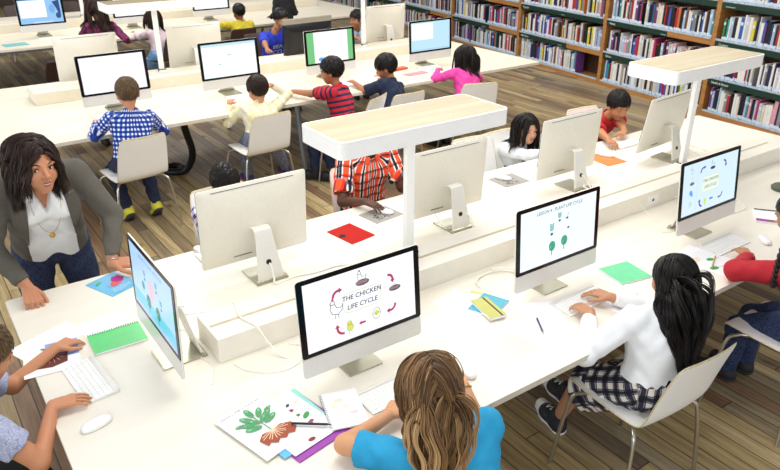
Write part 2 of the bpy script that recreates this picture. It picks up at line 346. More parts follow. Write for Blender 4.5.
# ------------------------------------------------------------------ all-in-one computers
Rx=lambda a:Matrix.Rotation(a,4,'X'); Ry=lambda a:Matrix.Rotation(a,4,'Y'); Rz=lambda a:Matrix.Rotation(a,4,'Z'); T_=lambda x,y,z:Matrix.Translation((x,y,z))
def make_computer(label,loc,rz,screen,tilt=5,group='all-in-one desktop computers',near=True,emit=.98,back=None):
    """screen faces local -Y; origin at the foot, below the front face"""
    t=thing('desktop_computer',label,'computer',loc,rz,group)
    W,H=.528,.385; zc=.065+H/2
    # pivot of the tilt is where the neck meets the panel
    TP=T_(0,0,zc)@Rx(-math.radians(tilt))
    body=B(); cur=[]
    def ring(w,h,r,y): return [(x,y,z) for x,z in rrect(w,h,r,5)]
    body.loft([ring(W-.002,H-.002,.012,.0005),ring(W,H,.013,.0025),ring(W,H,.013,.006),ring(W-.006,H-.006,.012,.0085),ring(W-.08,H-.08,.03,.015),ring(W-.22,H-.18,.05,.0285)])
    bo=obj('body',body,M_alub if back is None else back,t,True,auto=35,T=TP)
    g=B(); hb=.305
    P=[(x,z) for x,z in rrect(W-.001,hb,.012,5,0,(H-hb)/2-.0005)]
    P=[(x,max(z,H/2-hb)) for x,z in P]
    g.loft([[(x,.0,z) for x,z in P],[(x,-.0022,z) for x,z in P]]); obj('glass_bezel',g,M_dark,t,T=TP)
    ch=B(); P=[(x,z) for x,z in rrect(W-.001,.078,.012,5,0,-(H-.078)/2)]; P=[(x,min(z,-(H/2-.078))) if z>-(H/2-.05) else (x,z) for x,z in P]
    ch.loft([[(x,.0002,z) for x,z in P],[(x,-.0016,z) for x,z in P]]); obj('chin',ch,M_alu,t,T=TP)
    pic=Pic(emit); screen(pic)
    pic.obj('screen',t,TP@T_(0,-.0024,H/2-hb/2-.001)@Rx(PI/2))
    # stand: neck strip leaning back and foot plate, one bent sheet
    nk=B(); w1,w2=.10,.152; th=.009
    prof=[(0.062,.255),(.070,.262),(.080,.258),(.088,.235),(.112,.10),(.128,.012),(.122,.004),(.10,.0)]
    L=[]
    pr_=[(.024,.232),(.052,.240),(.072,.234),(.082,.215),(.108,.10),(.132,.014)]
    ws=[.082,.082,.082,.082,.104,.128]
    rings=[]
    for (y,z),w in zip(pr_,ws): rings.append([(-w/2,y,z),(w/2,y,z),(w/2,y+.010,z+.001),(-w/2,y+.010,z+.001)])
    nk.loft(rings); obj('neck',nk,M_alu,t,True,auto=40,bevel=.002)
    ft=B(); ft.prism([(-.078,.155),(-.076,-.022),(.076,-.022),(.078,.155)],.0,.007); ft.tube([(-.074,.143,.010),(.074,.143,.010)],.010,8)
    obj('foot',ft,mat('shaded_aluminium_foot','b4b29e',.25,.55,noise=.03),t,bevel=.0015)  # darker olive copy of the aluminium: the foot's shade put into its colour
    h=B(); h.ball((0,.1205,.088),(.014,.006,.014),8); obj('cable_hole',h,M_black,t,True)
    pt=B()
    for k in range(9): pt.box(.03+.010*k,.036+.010*k,.0135,.0165,-.160,-.155)
    obj('port_row',pt,mat('port_grey','4a4a4c',.5,noise=.1),t,T=TP)
    pt=B(); pt.box(-.2,.2,.0085,.0125,.174,.1765); obj('vent_slot',pt,mat('port_grey'),t,T=TP)
    return t
D=.7302
ctrs=[
 ('silver computer showing THE CHICKEN LIFE CYCLE, before the girl in blue',(1.204,1.889,D),0,scr_chicken,5),
 ('silver computer showing LESSON 4 PLANT LIFE CYCLE, before the girl in the plaid skirt',(2.255,1.895,D),0,scr_plant,5),
 ('silver computer with a pale blue chicken slide, before the girl in red',(3.345,1.85,D),0,scr_chicken2,7),
 ('silver computer seen nearly edge-on at the left end of the near table',(.588,2.385,D),-PI/2,scr_left,2),
 ('computer turned away, hiding the boy in purple check',(1.225,2.86,D),PI,scr_doc(),3),
 ('computer turned away, right beside the near lamp post',(2.33,2.77,D),PI,scr_doc(),3),
 ('computer turned away, half hiding the long haired girl in white',(3.33,2.80,D),PI,scr_doc(),3),
 ('computer turned away, next to the far lamp post',(4.27,2.78,D),PI+.08,scr_doc(),8),
 ('computer with a white page, in front of the boy in blue gingham',(1.505,6.16,D),0,scr_doc(marks=('e8e070',)),4),
 ('computer with a white page bearing green marks, in front of the girl in pale yellow',(2.53,6.13,D),0,scr_green2,4),
 ('computer whose screen has green side bands, beside the black monitor',(3.60,6.15,D),0,scr_green,4),
 ('computer with a light blue desktop, at the right end of the second table',(4.79,6.06,D),0,scr_blue,3),
 ('computer turned away on the second table, by the dark chair at the left',(1.55,7.22,D),PI,scr_doc(),3),
 ('computer turned away on the second table, below left of the boy in yellow',(2.62,7.24,D),PI,scr_doc(),3),
 ('computer turned away at the right of the second table, behind its lamp post',(5.06,7.30,D),PI,scr_doc(),3),
 ('computer on the third table with a white window over a blue desktop, upper left',(1.765,10.42,D),0,scr_window,3),
 ('computer on the third table under the long lamp, before the girl in a pink top',(2.95,10.42,D),0,scr_doc(),3),
 ('computer on the third table, left of the boy in yellow, bright white screen',(4.10,10.45,D),0,scr_doc(marks=()),3),
]
for l,loc,rz,sc,tl in ctrs:
    c=make_computer(l,loc,rz,sc,tl)
    if loc[1]>5: c.scale=(1.085,1.085,1.085)
    if loc[0]==1.225: c.scale=(1.04,1.04,1.04)
# the dark one: a black monitor with a silver top
def black_monitor():
    t=thing('monitor','black backed monitor with a silver top edge, by the boy in blue','monitor',(3.80,6.99,D),PI+.03)
    TP=T_(0,0,.25)@Rx(-math.radians(2)); W,H=.60,.37
    b=B(); b.loft([[(x,y,z) for x,z in rrect(W+dw,H+dw,.01)] for y,dw in ((0,0),(.03,0),(.045,-.05),(.055,-.16))]); obj('back_shell',b,mat('glossy_black_plastic','0b0b10',.3,noise=.1),t,True,auto=30,T=TP)
    b=B(); b.box(-W/2-.002,W/2+.002,-.004,.032,H/2-.006,H/2+.05); b.box(-W/2-.003,-W/2+.014,-.004,.03,-H/2,H/2); obj('silver_frame',b,mat('silver_plastic','a8a396',.35,.5,noise=.03),t,T=TP,bevel=.003)
    p=Pic(.9); scr_doc()(p); p.obj('screen',t,TP@T_(0,-.005,0)@Rx(PI/2))
    b=B(); b.box(-.05,.05,.05,.075,-.17,.0); b.prism(rrect(.26,.18,.03,4,0,.06),-.2498+.0,-.235); obj('stand',b,M_black,t,T=T_(0,0,.25))
    p=Pic(); p.scrib(-.035,0,.07,1,.01,'b8bcc4',.012); p.obj('badge',t,TP@T_(-.02,.0555,-.115)@Rz(PI)@Rx(PI/2))
black_monitor()

# ------------------------------------------------------------------ keyboards and mice
M_key=mat('key_white','f4f3f0',.45,noise=.01)
def make_keyboard():
    t=thing('keyboard','x','keyboard')
    w,h=.279,.122
    b=B(); b.loft([[(-w/2,-h/2,0),(w/2,-h/2,0),(w/2,h/2,0),(-w/2,h/2,0)],[(-w/2,-h/2,.004),(w/2,-h/2,.004),(w/2,h/2,.013),(-w/2,h/2,.013)]]); obj('base',b,M_alu,t,bevel=.0015)
    b=B(); b.tube([(-w/2+.002,h/2-.006,.0085),(w/2-.002,h/2-.006,.0085)],.0085,12); obj('battery_tube',b,M_alu,t,True,auto=50)
    rows=[(.0195,[1]*14,.5),(.0190,[1]*13+[1.5],1),(.0190,[1.5]+[1]*13,1),(.0190,[1.75]+[1]*11+[1.75],1),(.0190,[2.25]+[1]*10+[2.25],1),(.0190,[1,1,1,1.25,5,1.25,1,1,1,1],1)]
    y=h/2-.022; z=lambda y:.0045+(y+h/2)/h*.009
    keys={}
    for pitch,ks,hh in rows:
        kh=.0165*hh if hh<1 else .0155; tot=sum(ks); u=(w-.008)/tot; x=-w/2+.004
        for k in ks:
            kw=u*k-.0028; key=(round(kw,4),round(kh,4)); cx,cy=x+u*k/2,y-kh/2
            if key not in keys:
                b=B(); b.prism(rrect(kw,kh,.0015,2),0,.0022); o=obj('key',b,M_key,t); keys[key]=o
            else:
                o=keys[key].copy(); COL.objects.link(o); o.parent=t
            o.location=(cx,cy,z(cy)-.0008); o.rotation_euler=(math.atan(.009/h),0,0)
            x+=u*k
        y-=kh+.0029
    return t
def far_keyboard():
    t=thing('keyboard','x','keyboard'); w,h=.279,.122
    b=B(); b.loft([[(-w/2,-h/2,0),(w/2,-h/2,0),(w/2,h/2,0),(-w/2,h/2,0)],[(-w/2,-h/2,.004),(w/2,-h/2,.004),(w/2,h/2,.013),(-w/2,h/2,.013)]]); obj('base',b,M_alu,t,bevel=.0015)
    b=B()
    for r in range(6):
        for c in range(13): x=-w/2+.006+c*.0205; y=-h/2+.004+r*.0175; zz=.0035+(y+h/2)/h*.009; b.box(x,x+.0175,y,y+.0145,zz,zz+.0025)
    tag(obj('keys',b,M_key,t),'white flat keys'); return t
kb0=make_keyboard(); kb0['label']='white keyboard under the hand of the boy at the left end'; kb0['group']='keyboards on the near table'; kb0.location=(.318,2.412,D); kb0.rotation_euler=(0,0,-PI/2+.09)
for l,loc,rz in (('white keyboard between the sketch pad and the girl in the blue top',(1.215,1.700,D),.03),
                 ('white keyboard under the hands of the girl in the plaid skirt',(2.275,1.740,D),.0),
                 ('white keyboard in front of the girl in red',(3.335,1.700,D),.0)): dup(kb0,l,loc,rz)
fk=far_keyboard(); fk['label']='white keyboard in front of the boy in purple check'; fk['group']='keyboards seen in part behind the turned away computers'; fk.location=(1.16,3.13,D); fk.rotation_euler=(0,0,PI)
for l,loc,rz in (('white keyboard past the computer beside the near lamp post',(2.56,3.10,D),PI),('white keyboard in front of the long haired girl in white',(3.55,3.11,D),PI),
                 ('keyboard lying in front of the boy in red',(4.30,3.08,D),PI),('white keyboard before the boy in blue gingham',(1.40,6.02,D),0),('white keyboard before the girl in pale yellow',(2.55,6.0,D),0),
                 ('grey keyboard at the left end of the second table by a dark chair',(1.12,7.36,D),PI+.1),
                 ('white keyboard on the third table, upper left',(1.78,10.2,D),0),('white keyboard at the right end of the second table, before the girl in pink',(4.72,5.98,D),0)): dup(fk,l,loc,rz)
def make_mouse():
    b=B(); n=18; rings=[]
    for z,s in ((0,.86),(.004,.98),(.009,1),(.014,.97),(.018,.86),(.0205,.66),(.0215,.35)):
        rings.append([(.0265*s*math.copysign(abs(math.cos(a))**.75,math.cos(a)),.056*(s if z<.014 else s*.98)*math.copysign(abs(math.sin(a))**.85,math.sin(a)),z) for a in [2*PI*k/n for k in range(n)]])
    b.loft(rings); return obj('computer_mouse',b,M_wp,None,True,auto=60)
ms=make_mouse(); tag(ms,'white mouse lying near the bottom left corner','mouse','white computer mice'); ms.location=(.272,2.138,D); ms.rotation_euler=(0,0,-1.35)
mice=[('white mouse right of the head of the girl in the blue top',(1.515,1.638,D),-.4),('white mouse between the green notebook and the hands above the plaid skirt',(2.52,1.665,D),-.55),
('white mouse beside the red sleeve at the right edge',(3.545,1.605,D),-.7),('white mouse under the hand of the boy in orange plaid',(2.115,3.065,.7332),.55),
('white mouse on the black printed grey mat, before the long haired girl',(3.05,3.07,.7332),.5),('white mouse under the hand of the boy in red',(3.955,2.985,.7342),.4),
('white mouse left of the boy in purple check, half behind the computer',(1.065,3.20,D),.2),('white mouse at the left end of the second table',(1.22,7.42,.7307),1.2),('small black mouse beside the black monitor',(3.33,7.36,D),.3)]
for i,(l,loc,rz) in enumerate(mice):
    c=dup(ms,l,loc,rz)
    if 'black mouse' in l: c.data=ms.data.copy(); c.data.materials[0]=M_black
    if 'left end of the second' in l: c.location=(1.29,7.24,D)
# ------------------------------------------------------------------ tables
def table(label,x0,x1,y0,y1,top,edge,pairs,rc=.02):
    t=thing('library_table',label,'table',((x0+x1)/2,(y0+y1)/2,0))
    w,h=x1-x0,y1-y0
    P=rrect(w,h,rc,4); b=B(); b.prism(P,.702,.730,1,mtop=0); obj('tabletop',b,[top,edge],t,bevel=.0015)
    b=B(); b.box(-w/2+.25,w/2-.25,-h/2+.22,-h/2+.28,.64,.702); b.box(-w/2+.25,w/2-.25,h/2-.28,h/2-.22,.64,.702)
    for q in pairs: b.box(q-.03,q+.03,-h/2+.2,h/2-.2,.65,.7019)
    obj('under_frame',b,M_greyleg,t)
    for q in pairs:
        for sy in (-1,1):
            b=B(); b.tube([(q,sy*(h/2-.30),.66),(q-.03,sy*(h/2-.12),.0)],[.028,.022],12); obj('leg',b,M_greyleg,t,True,auto=50)
    return t
table('long cream white table nearest the camera with four computers along its front',.155,5.43,1.448,3.235,M_desk,M_edge,[-1.9,0,1.9])
table('second long cream table across the middle, beyond the lamp of the near table',-.6,5.93,5.52,7.60,M_desk2,M_edge,[-2.1,.35,2.55])
table('third long cream table along the top of the view, small in the distance',-.9,6.6,9.70,12.6,M_desk2,M_edge,[-2.6,0.2,3.0])
def riser(label,x0,x1,y0,y1,m,slots):
    t=thing('desk_riser',label,'desk riser',((x0+x1)/2,(y0+y1)/2,.7302)); w,h=(x1-x0),(y1-y0); z=.108
    b=B(); b.box(-w/2,w/2,-h/2,h/2,0,z); obj('box',b,m,t,bevel=.002)
    b=B(); b.box(-w/2+.012,w/2-.012,-.012,.004,z-.003,z+.0008); obj('groove',b,M_groove,t)
    for q in slots:
        s=B(); s.box(q-.05,q+.05,-h/2-.004,-h/2+.001,.025,.078); o=obj('socket_plate',s,M_wp,t,bevel=.0015)
        k=B(); k.box(q-.006,q+.008,-h/2-.0055,-h/2-.003,.042,.058); obj('socket_hole',k,M_black,o)
    return t
riser('long low white cable box down the middle of the near table',.762,4.86,2.232,2.450,M_riser,[.63])
riser('low pale cable box down the middle of the second table',.95,5.45,6.73,7.06,M_riser2,[])
riser('low pale cable box down the middle of the third table',-.3,6.2,11.0,11.35,M_riser2,[])
def lamp(label,x,y,L=.905,W=.335,rz=0):
    t=thing('table_lamp',label,'lamp',(x,y,.8382),rz,'white T shaped lamps on the table risers')
    H=.668; P=rrect(L,W,.035,5,.015,.03)
    b=B(); b.prism(P,H-.075,H); obj('lamp_head',b,M_white,t,bevel=.004)
    P2=rrect(L-.02,W-.02,.028,5,.015,.03); b=B(); b.prism(P2,H+.0001,H+.0015); obj('wood_top',b,M_lampwood,t)
    b=B(); b.box(-.024,.024,-.014,.014,.02,H-.0752); obj('post',b,M_white,t,bevel=.004)
    b=B(); b.box(-.038,.038,-.045,.03,0,.02); obj('clamp',b,M_white,t,bevel=.003)
    b=B(); b.box(-.034,.036,-.036,.022,.0202,.0235); b.box(-.045,-.036,-.03,-.02,.01,.03); obj('rubber_pad',b,M_black,t)
    b=B(); b.prism(rrect(L-.12,W-.12,.02,4,0,.03),H-.0768,H-.0752); obj('diffuser',b,mat('lamp_diffuser','f4f2ea',.5,noise=.01),t)
    return t
lamp('white lamp with a wood topped long head, over the boy in orange plaid',1.785,2.39)
lamp('white lamp with a wood topped long head, beside the boy in red',3.945,2.395)
lamp('white lamp on the second table whose head crosses the top left of the view',2.165,6.98,.95)
lamp('white lamp post on the third table at the upper left',2.45,11.2,.95)
lamp('white lamp post on the second table right of centre, its head above the frame',4.52,6.96,.95)

# ------------------------------------------------------------------ chairs
def make_chair(label,loc,rz,shell=None,group='white shell chairs'):
    t=thing('shell_chair',label,'chair',loc,rz,group); shell=shell or M_chair
    # section: front lip, seat, curve up, back
    sec=[(.235,.430),(.225,.447),(.19,.452),(.08,.446),(-.06,.440),(-.13,.443),(-.170,.462),(-.192,.50),(-.212,.58),(-.245,.70),(-.285,.815)]
    half=[.180,.192,.205,.208,.208,.206,.205,.203,.200,.194,.180]
    b=B(); rows=[]
    n=9; th=.011
    pts=[]
    for i,((y,z),w) in enumerate(zip(sec,half)):
        d=Vector(sec[min(i+1,len(sec)-1)])-Vector(sec[max(i-1,0)]); d.normalize(); nn=Vector((d.y,-d.x)) # normal
        if nn.y<0 and i<5: nn=-nn
        row=[]
        for k in range(n):
            s=-1+2*k/(n-1); cv=.012*s*s*(1 if i<6 else 1.2)
            yy,zz=y,z
            if i<6: zz+=cv
            else: yy+=cv
            row.append((s*w,yy,zz))
        pts.append(row)
    # round the corners of the top row and front
    R=len(pts)
    def off(i,k,t_):
        p=Vector(pts[i][k]); a=Vector(pts[min(i+1,R-1)][k])-Vector(pts[max(i-1,0)][k]); c=Vector(pts[i][min(k+1,n-1)])-Vector(pts[i][max(k-1,0)])
        return tuple(p+a.cross(c).normalized()*t_)
    vs=[off(i,k,0) for i in range(R) for k in range(n)]+[off(i,k,th) for i in range(R) for k in range(n)]
    o=R*n; fs=[];mi=[]
    for i in range(R-1):
        for k in range(n-1):
            a,b2,c,d=i*n+k,i*n+k+1,(i+1)*n+k+1,(i+1)*n+k
            fs.append((a,b2,c,d)); fs.append((o+a,o+d,o+c,o+b2))
    per=[k for k in range(n)]+[i*n+n-1 for i in range(1,R)]+[(R-1)*n+k for k in range(n-2,-1,-1)]+[i*n for i in range(R-2,0,-1)]
    bb=B(); bb.add(vs,fs,0)
    L=len(per); bb.add(vs,[],0); bb.f=[f for f in bb.f]
    bb.f+=[(per[i],o+per[i],o+per[(i+1)%L],per[(i+1)%L]) for i in range(L)]; bb.m+=[1]*L
    bb.v=bb.v[:len(vs)]
    ob=obj('seat_shell',bb,[shell,M_chairedge if shell is M_chair else shell],t,True,auto=50)
    md=ob.modifiers.new('sub','SUBSURF'); md.levels=md.render_levels=1
    for sx in (-1,1):
        b=B(); b.tube(smoothpath([(sx*.16,.12,.436),(sx*.18,.16,.425),(sx*.205,.20,.36),(sx*.245,.235,.0)],4),.009,10); obj('leg',b,M_chrome,t,True,auto=60)
        b=B(); b.tube(smoothpath([(sx*.16,-.08,.432),(sx*.185,-.12,.42),(sx*.21,-.15,.36),(sx*.25,-.175,.0)],4),.009,10); obj('leg',b,M_chrome,t,True,auto=60)
    b=B(); 
    for y in (.12,-.08): b.tube([(-.165,y,.432),(.165,y,.432)],.009,8)
    obj('under_bar',b,M_chrome,t,True,auto=60)
    return t
ch0=make_chair('white shell chair under the girl in the plaid skirt',(2.275,1.375,0),-.04)
for l,loc,rz in [('white shell chair under the girl in the red sweater, right edge',(3.26,1.25,0),.0),
 ('white shell chair under the girl in the blue top, bottom edge',(1.13,1.22,0),.0),
 ('white shell chair under the boy in blue gingham',(1.335,5.33,0),.12),
 ('white shell chair under the girl in pale yellow',(2.395,5.34,0),.06),
 ('white shell chair under the boy in stripes, mostly behind the near lamp',(3.30,5.28,0),.5),
 ('white shell chair under the boy in a navy top',(3.72,5.25,0),.0),
 ('white shell chair under the girl in pink',(4.58,5.15,0),-.35),
 ('white shell chair behind the boy in purple check',(1.42,3.56,0),PI),
 ('white shell chair under the boy in orange plaid',(2.29,3.42,0),PI),
 ('empty white shell chair left of the long haired girl',(3.28,3.42,0),PI-.1),
 ('white shell chair under the long haired girl in white',(3.58,3.42,0),PI),
 ('white shell chair under the boy in red',(4.56,3.50,0),PI-.1),
 ('white shell chair under the boy at the left end of the near table',(-.22,2.35,0),-PI/2),
 ]: dup(ch0,l,loc,rz)
bc=make_chair('dark brown chair under the boy in yellow at the third table',(3.98,9.32,0),0,M_brownchair,'dark brown shell chairs at the back tables')
for l,loc,rz in [('dark brown chair under the child in a pale top, right of the purple plaid girl',(2.98,9.45,0),.5),
 ('dark brown chair standing empty past the left end of the second table',(1.47,8.55,0),.2),
 ('dark brown chair beyond the third table, upper left',(1.9,13.1,0),PI),('dark brown chair beyond the third table, second from the upper left corner',(2.75,13.1,0),PI+.2),
 ('dark brown chair under the boy in a blue T-shirt',(3.95,8.35,0),PI)]: dup(bc,l,loc,rz)

# ------------------------------------------------------------------ bookcases
A0=Vector((7.78,3.6)); B0=Vector((8.3,7.75)); U=(B0-A0).normalized(); NRM=Vector((U.y,-U.x))   # NRM points away from the tables
ang=math.atan2(U.y,U.x)
TS=lambda u: Matrix(((U.x,NRM.x,0,A0.x+U.x*u),(U.y,NRM.y,0,A0.y+U.y*u),(0,0,1,0),(0,0,0,1)))  # local x along row, y into the shelf
bounds=[-2.45,-.65,1.12,2.88,4.77,6.75,8.65,10.5,12.3]
levels=[.05,.45,.885,1.315,1.745]
nm=['right of the far lamp, at the right edge','beside the far lamp','behind the boy in red','above the far end of the second table','behind the girl in pink','behind the computer with the light blue desktop','at the far left of the row','last of the row in the distance']
bn=['bookcase beyond the right edge','bookcase at the right edge','bookcase behind the far lamp','bookcase behind the boy in red','bookcase behind the girl in pink','bookcase behind the light blue screen','second farthest bookcase','farthest bookcase']
MAT4=lambda u:TS(u)
def flipfix(T): return T
greens={2:{1:1,2:.62,3:1},3:{1:.62,2:1,3:1},4:{1:.6,2:.55,3:.6},5:{1:.6,2:1,3:.6},1:{1:1,2:1,3:1},0:{1:1,2:1},6:{1:1,2:1,3:1},7:{1:1,2:1}}
signs={(1,1):'Health & Fitness',(1,2):'Cookery',(2,2):'History',(2,1):'Fashion',(3,2):'Biography',(3,1):'Baby Names'}
for i in range(len(bounds)-1):
    u0,u1=bounds[i],bounds[i+1]; w=u1-u0
    t=thing('bookcase','oak '+bn[i]+', rows of books behind dark green edge signs','bookcase'); t.matrix_world=TS(u0)
    t['group']='bookcases along the right hand wall'
    b=B(); b.box(0,.03,0,.30,0,2.15); obj('side_panel',b,M_shelf,t)
    b=B(); b.box(w-.03,w,0,.30,0,2.15); obj('side_panel',b,M_shelf,t)
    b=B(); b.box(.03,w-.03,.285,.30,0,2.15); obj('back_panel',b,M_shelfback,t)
    b=B(); b.box(.03,w-.03,.0,.285,2.12,2.15); obj('top_board',b,M_shelf,t)
    for k,z in enumerate(levels):
        b=B(); b.box(.0301,w-.0301,.0,.2849,z-.03,z); b.box(.0301,w-.0301,-.002,.016,z-.062 if k else 0,z+.002); obj('shelf_board',b,M_shelf,t)
        b=B(); b.box(.035,w-.035,-.004,.0,z+.003,z+.026); obj('clear_lip',b,M_lip,t)
        g=greens.get(i,{}).get(k,0)
        if g:
            b=B(); b.box(w-.035-(w-.07)*g,w-.035,-.007,-.0022,z-.066,z-.001); so=obj('green_sign',b,M_green,t)
            p=Pic()
            txt=signs.get((i,k))
            if txt: p.text(txt,0,0,.036,'cfe0d8',center=False)
            else: p.scrib(0,0,.2,1,.01,'9fb8ac',.01)
            p.scrib(.9,0,.12,1,.01,'8fb0b8',.012)
            p.obj('sign_lettering',so,Matrix(((-1,0,0,w-.09),(0,0,-1,-.0075),(0,1,0,z-.047),(0,0,0,1))))
# books
bcols={'white':'e6e4df','cream':'d8cdb4','pale blue':'a9bfd6','blue':'2f5fae','navy':'23294d','red':'b02730','dark red':'6e1f2b','black':'1c1b1f','grey':'8c8d90','pink':'d79aa8','purple':'6b3f86','green':'3f7d4f','yellow':'d8c945','teal':'2f8b90','orange':'c9713a','brown':'6a4836','silver':'c2c5ca','magenta':'a8356e'}
wts=[24,9,10,6,10,5,5,22,9,4,5,3,3,3,1,4,10,3]
M_lab=mat('spine_label','d5e0ee',.5,noise=.05)
M_page=mat('page_edge','e9e2d0',.8,noise=.05)
protos={}
def book_mesh(c):
    if c in protos: return protos[c]
    b=B()
    # unit: x 0..1 thickness, y 0..1 depth (0 = spine), z 0..1 height; rounded spine
    prof=[(0,.06),(.15,.015),(.5,0),(.85,.015),(1,.06),(1,1),(.9,1),(.9,.99),(.1,.99),(.1,1),(0,1)]
    b.prism(prof,0,.999,0); 
    b.box(.1,.9,.1,.985,.985,.9995,2)
    q=[(-.01,.055),(.15,.008),(.5,-.008),(.85,.008),(1.01,.055)]
    b.add([(x,y,z) for z in (.08,.2) for x,y in q],[(k,k+1,k+6,k+5) for k in range(4)],1)
    b.add([(x,y,z) for z in (.72,.84) for x,y in q[1:4]],[(k,k+1,k+4,k+3) for k in range(2)],1 if random.random()<.5 else 0)
    me=bpy.data.meshes.new('book'); me.from_pydata(b.v,[],b.f)
    for m in (mat('cover_'+c.replace(' ','_'),bcols[c],.45,noise=.12,nscale=30),M_lab,M_page): me.materials.append(m)
    me.polygons.foreach_set('material_index',b.m); me.update(); protos[c]=me; return me
books=[]
shelfname=['bottom','second','third','fourth','top']
R5=random.Random(11)
for i in range(len(bounds)-1):
    for k,z in enumerate(levels[:4]):
        u=bounds[i]+.045; end=bounds[i+1]-.045
        skip=(i==3 and k==0 and 'gap') 
        lim0=bounds[i]+.50 if (i==3 and k==0) else (bounds[i]+.35 if (i==2 and k==3) else bounds[i]+.045)
        u=lim0
        bias=R5.choice([0,0,1,2])
        while u<end-.05:
            c=R5.choices(list(bcols),wts)[0]; th=R5.choice([.016,.022,.028,.034,.042]); h=R5.uniform(.235,.325); dp=R5.uniform(.14,.19)
            if R5.random()<.012: u+=R5.uniform(.03,.06); continue
            if u+th>end: break
            books.append((i,k,u,z,c,th,h,dp)); u+=th+.0012
CAM=Vector((0,0,2.36))
def keyf(q):
    i,k,u,z,c,th,h,dp=q; p=A0+U*u; d=(Vector((p.x,p.y,z+h/2))-CAM).length
    # only what the frame shows (direction within the view) counts as large
    az=math.atan2(p.y,p.x); vis=(math.radians(26)<az<math.radians(62)); el=(z+h/2-2.36)/math.hypot(p.x,p.y)
    if not vis or el>-.10: return 1e3+d
    return d/(th*h)**.5*.05
books.sort(key=keyf)
def bmat(q):
    i,k,u,z,c,th,h,dp=q
    return TS(u)@T_(0,.012,z+.0025)@Matrix.Diagonal((th,dp,h,1))
for q in books[:300]:
    i,k,u,z,c,th,h,dp=q
    o=bpy.data.objects.new('book',book_mesh(c)); COL.objects.link(o); o.matrix_world=bmat(q)
    f=(u-bounds[i])/(bounds[i+1]-bounds[i]); pos='right third' if f<.34 else ('middle' if f<.67 else 'left third')
    size=('tall ' if h>.27 else ('short ' if h<.235 else ''))+('thick ' if th>.036 else ('thin ' if th<.02 else ''))
    tag(o,f'{size}{c} book, {pos}, {shelfname[k]} shelf, {bn[i]}','book',f'books on the {shelfname[k]} shelf, {bn[i]}')
b=B(); ml=[]; 
cl=list(bcols)
for q in books[300:]:
    i,k,u,z,c,th,h,dp=q; T=bmat(q); ci=cl.index(c)
    b.box(0,1,0,1,0,1,ci,T); b.box(-.0,1.0,-.012,0,.08,.2,len(cl),T)
o=obj('more_books',b,[mat('cover_'+c.replace(' ','_'),bcols[c],.45,noise=.12,nscale=30) for c in cl]+[M_lab])
tag(o,'further rows of closely packed books on the more distant shelves','books',kind='stuff')
struct('wall_right',B().box(-4,14,.31,.45,0,3.2,0),W_,T=TS(0))
# ------------------------------------------------------------------ papers and notebooks on the tables
M_paper=mat('white_paper','f3f2f4',.75,noise=.01)
def center(q): return (sum(p[0] for p in q)/len(q),sum(p[1] for p in q)/len(q))
def sheet(name,label,cat,quad,z=0,th=.0006,m=None,draw=None,edge=None,group=None,bevel=0):
    """a flat item from its four corners (anticlockwise from its own bottom left); draw() gets a Pic with x,y in metres from the centre"""
    c=center(quad); ex=Vector((quad[1][0]-quad[0][0],quad[1][1]-quad[0][1])); w=ex.length
    rz=math.atan2(ex.y,ex.x)
    ey=((quad[3][0]-quad[0][0])*-math.sin(rz)+(quad[3][1]-quad[0][1])*math.cos(rz)); h=abs(ey)
    t=thing(name,label,cat,(c[0],c[1],D+z),rz,group)
    b=B(); b.prism([(-w/2,-h/2),(w/2,-h/2),(w/2,h/2),(-w/2,h/2)],0,th,1,mtop=0)
    m=m or M_paper; ob=obj('cover' if th>.002 else 'page',b,[m,edge or m],t,bevel=bevel)
    if draw:
        p=Pic(); draw(p,w,h); 
        if p.b.v: p.obj('print',t,T_(0,0,th+.00015))
    return t
def lines(n=10,c='b4b6c4',x=.8):
    def f(p,w,h): p.scrib(-w*x/2,h*.38,w*x,n,h*.76/n,c,.0013)
    return f
def d_leafsheet(p,w,h):
    # text header, leafy plant with roots in brown soil; the page's own up is +y
    k=1.25; oy=.006
    p.text('LESSON 3 : PARTS OF A PLANT',-.005,h*.43,.0125,'55565e',shear=.15)
    for (x,y) in ((-.092,.092),(.04,.095),(-.095,-.02),(.062,.03),(-.09,-.075),(-.02,-.122)): p.scrib(x,y,.038,4,.0065,'b9bac4',.0008)
    p.poly([(k*x,k*y+oy) for x,y in [(-.052,-.050),(-.046,-.083),(-.034,-.075),(-.02,-.090),(-.006,-.080),(.008,-.092),(.022,-.082),(.036,-.092),(.056,-.076),(.050,-.066),(.058,-.052),(.048,-.047),(.03,-.036),(.0,-.040),(-.03,-.034)]],'a5543c')
    for a in range(11):
        t=-PI/2+(a-5)*.27; p.line([(0,-.036*k+oy),(k*.017*math.cos(t),k*(-.036+.02*math.sin(t))+oy),(k*(.040+.008*(a%2))*math.cos(t),k*(-.038+.036*math.sin(t))+oy)],.0028,'ecd0ae')
    p.line([(0,-.036*k+oy),(.001,-.01),(-.002,.02),(0,.07)],.0042,'6aa878')
    for (x,y,r,l) in [(-.030,.0,2.8,.024),(.030,.004,.3,.024),(-.034,.022,2.5,.022),(.034,.026,.5,.022),(-.022,.042,2.1,.022),(.022,.044,.9,.022),(0,.060,1.57,.022),(-.012,.020,2.2,.018),(.014,.016,.6,.018),(-.05,.034,2.9,.014),(.05,.040,.2,.014)]:
        x,y,l=x*k,y*k+oy,l*k; p.ell(x,y,l,l*.42,'4f9f6c',rot=r,n=12); p.line([(x-l*math.cos(r)*.9,y-l*math.sin(r)*.9),(x+l*math.cos(r),y+l*math.sin(r))],.0014,'a56a4a'); p.ell(x+l*.5*math.cos(r),y+l*.5*math.sin(r),l*.3,l*.16,'7fc295',rot=r,n=8)
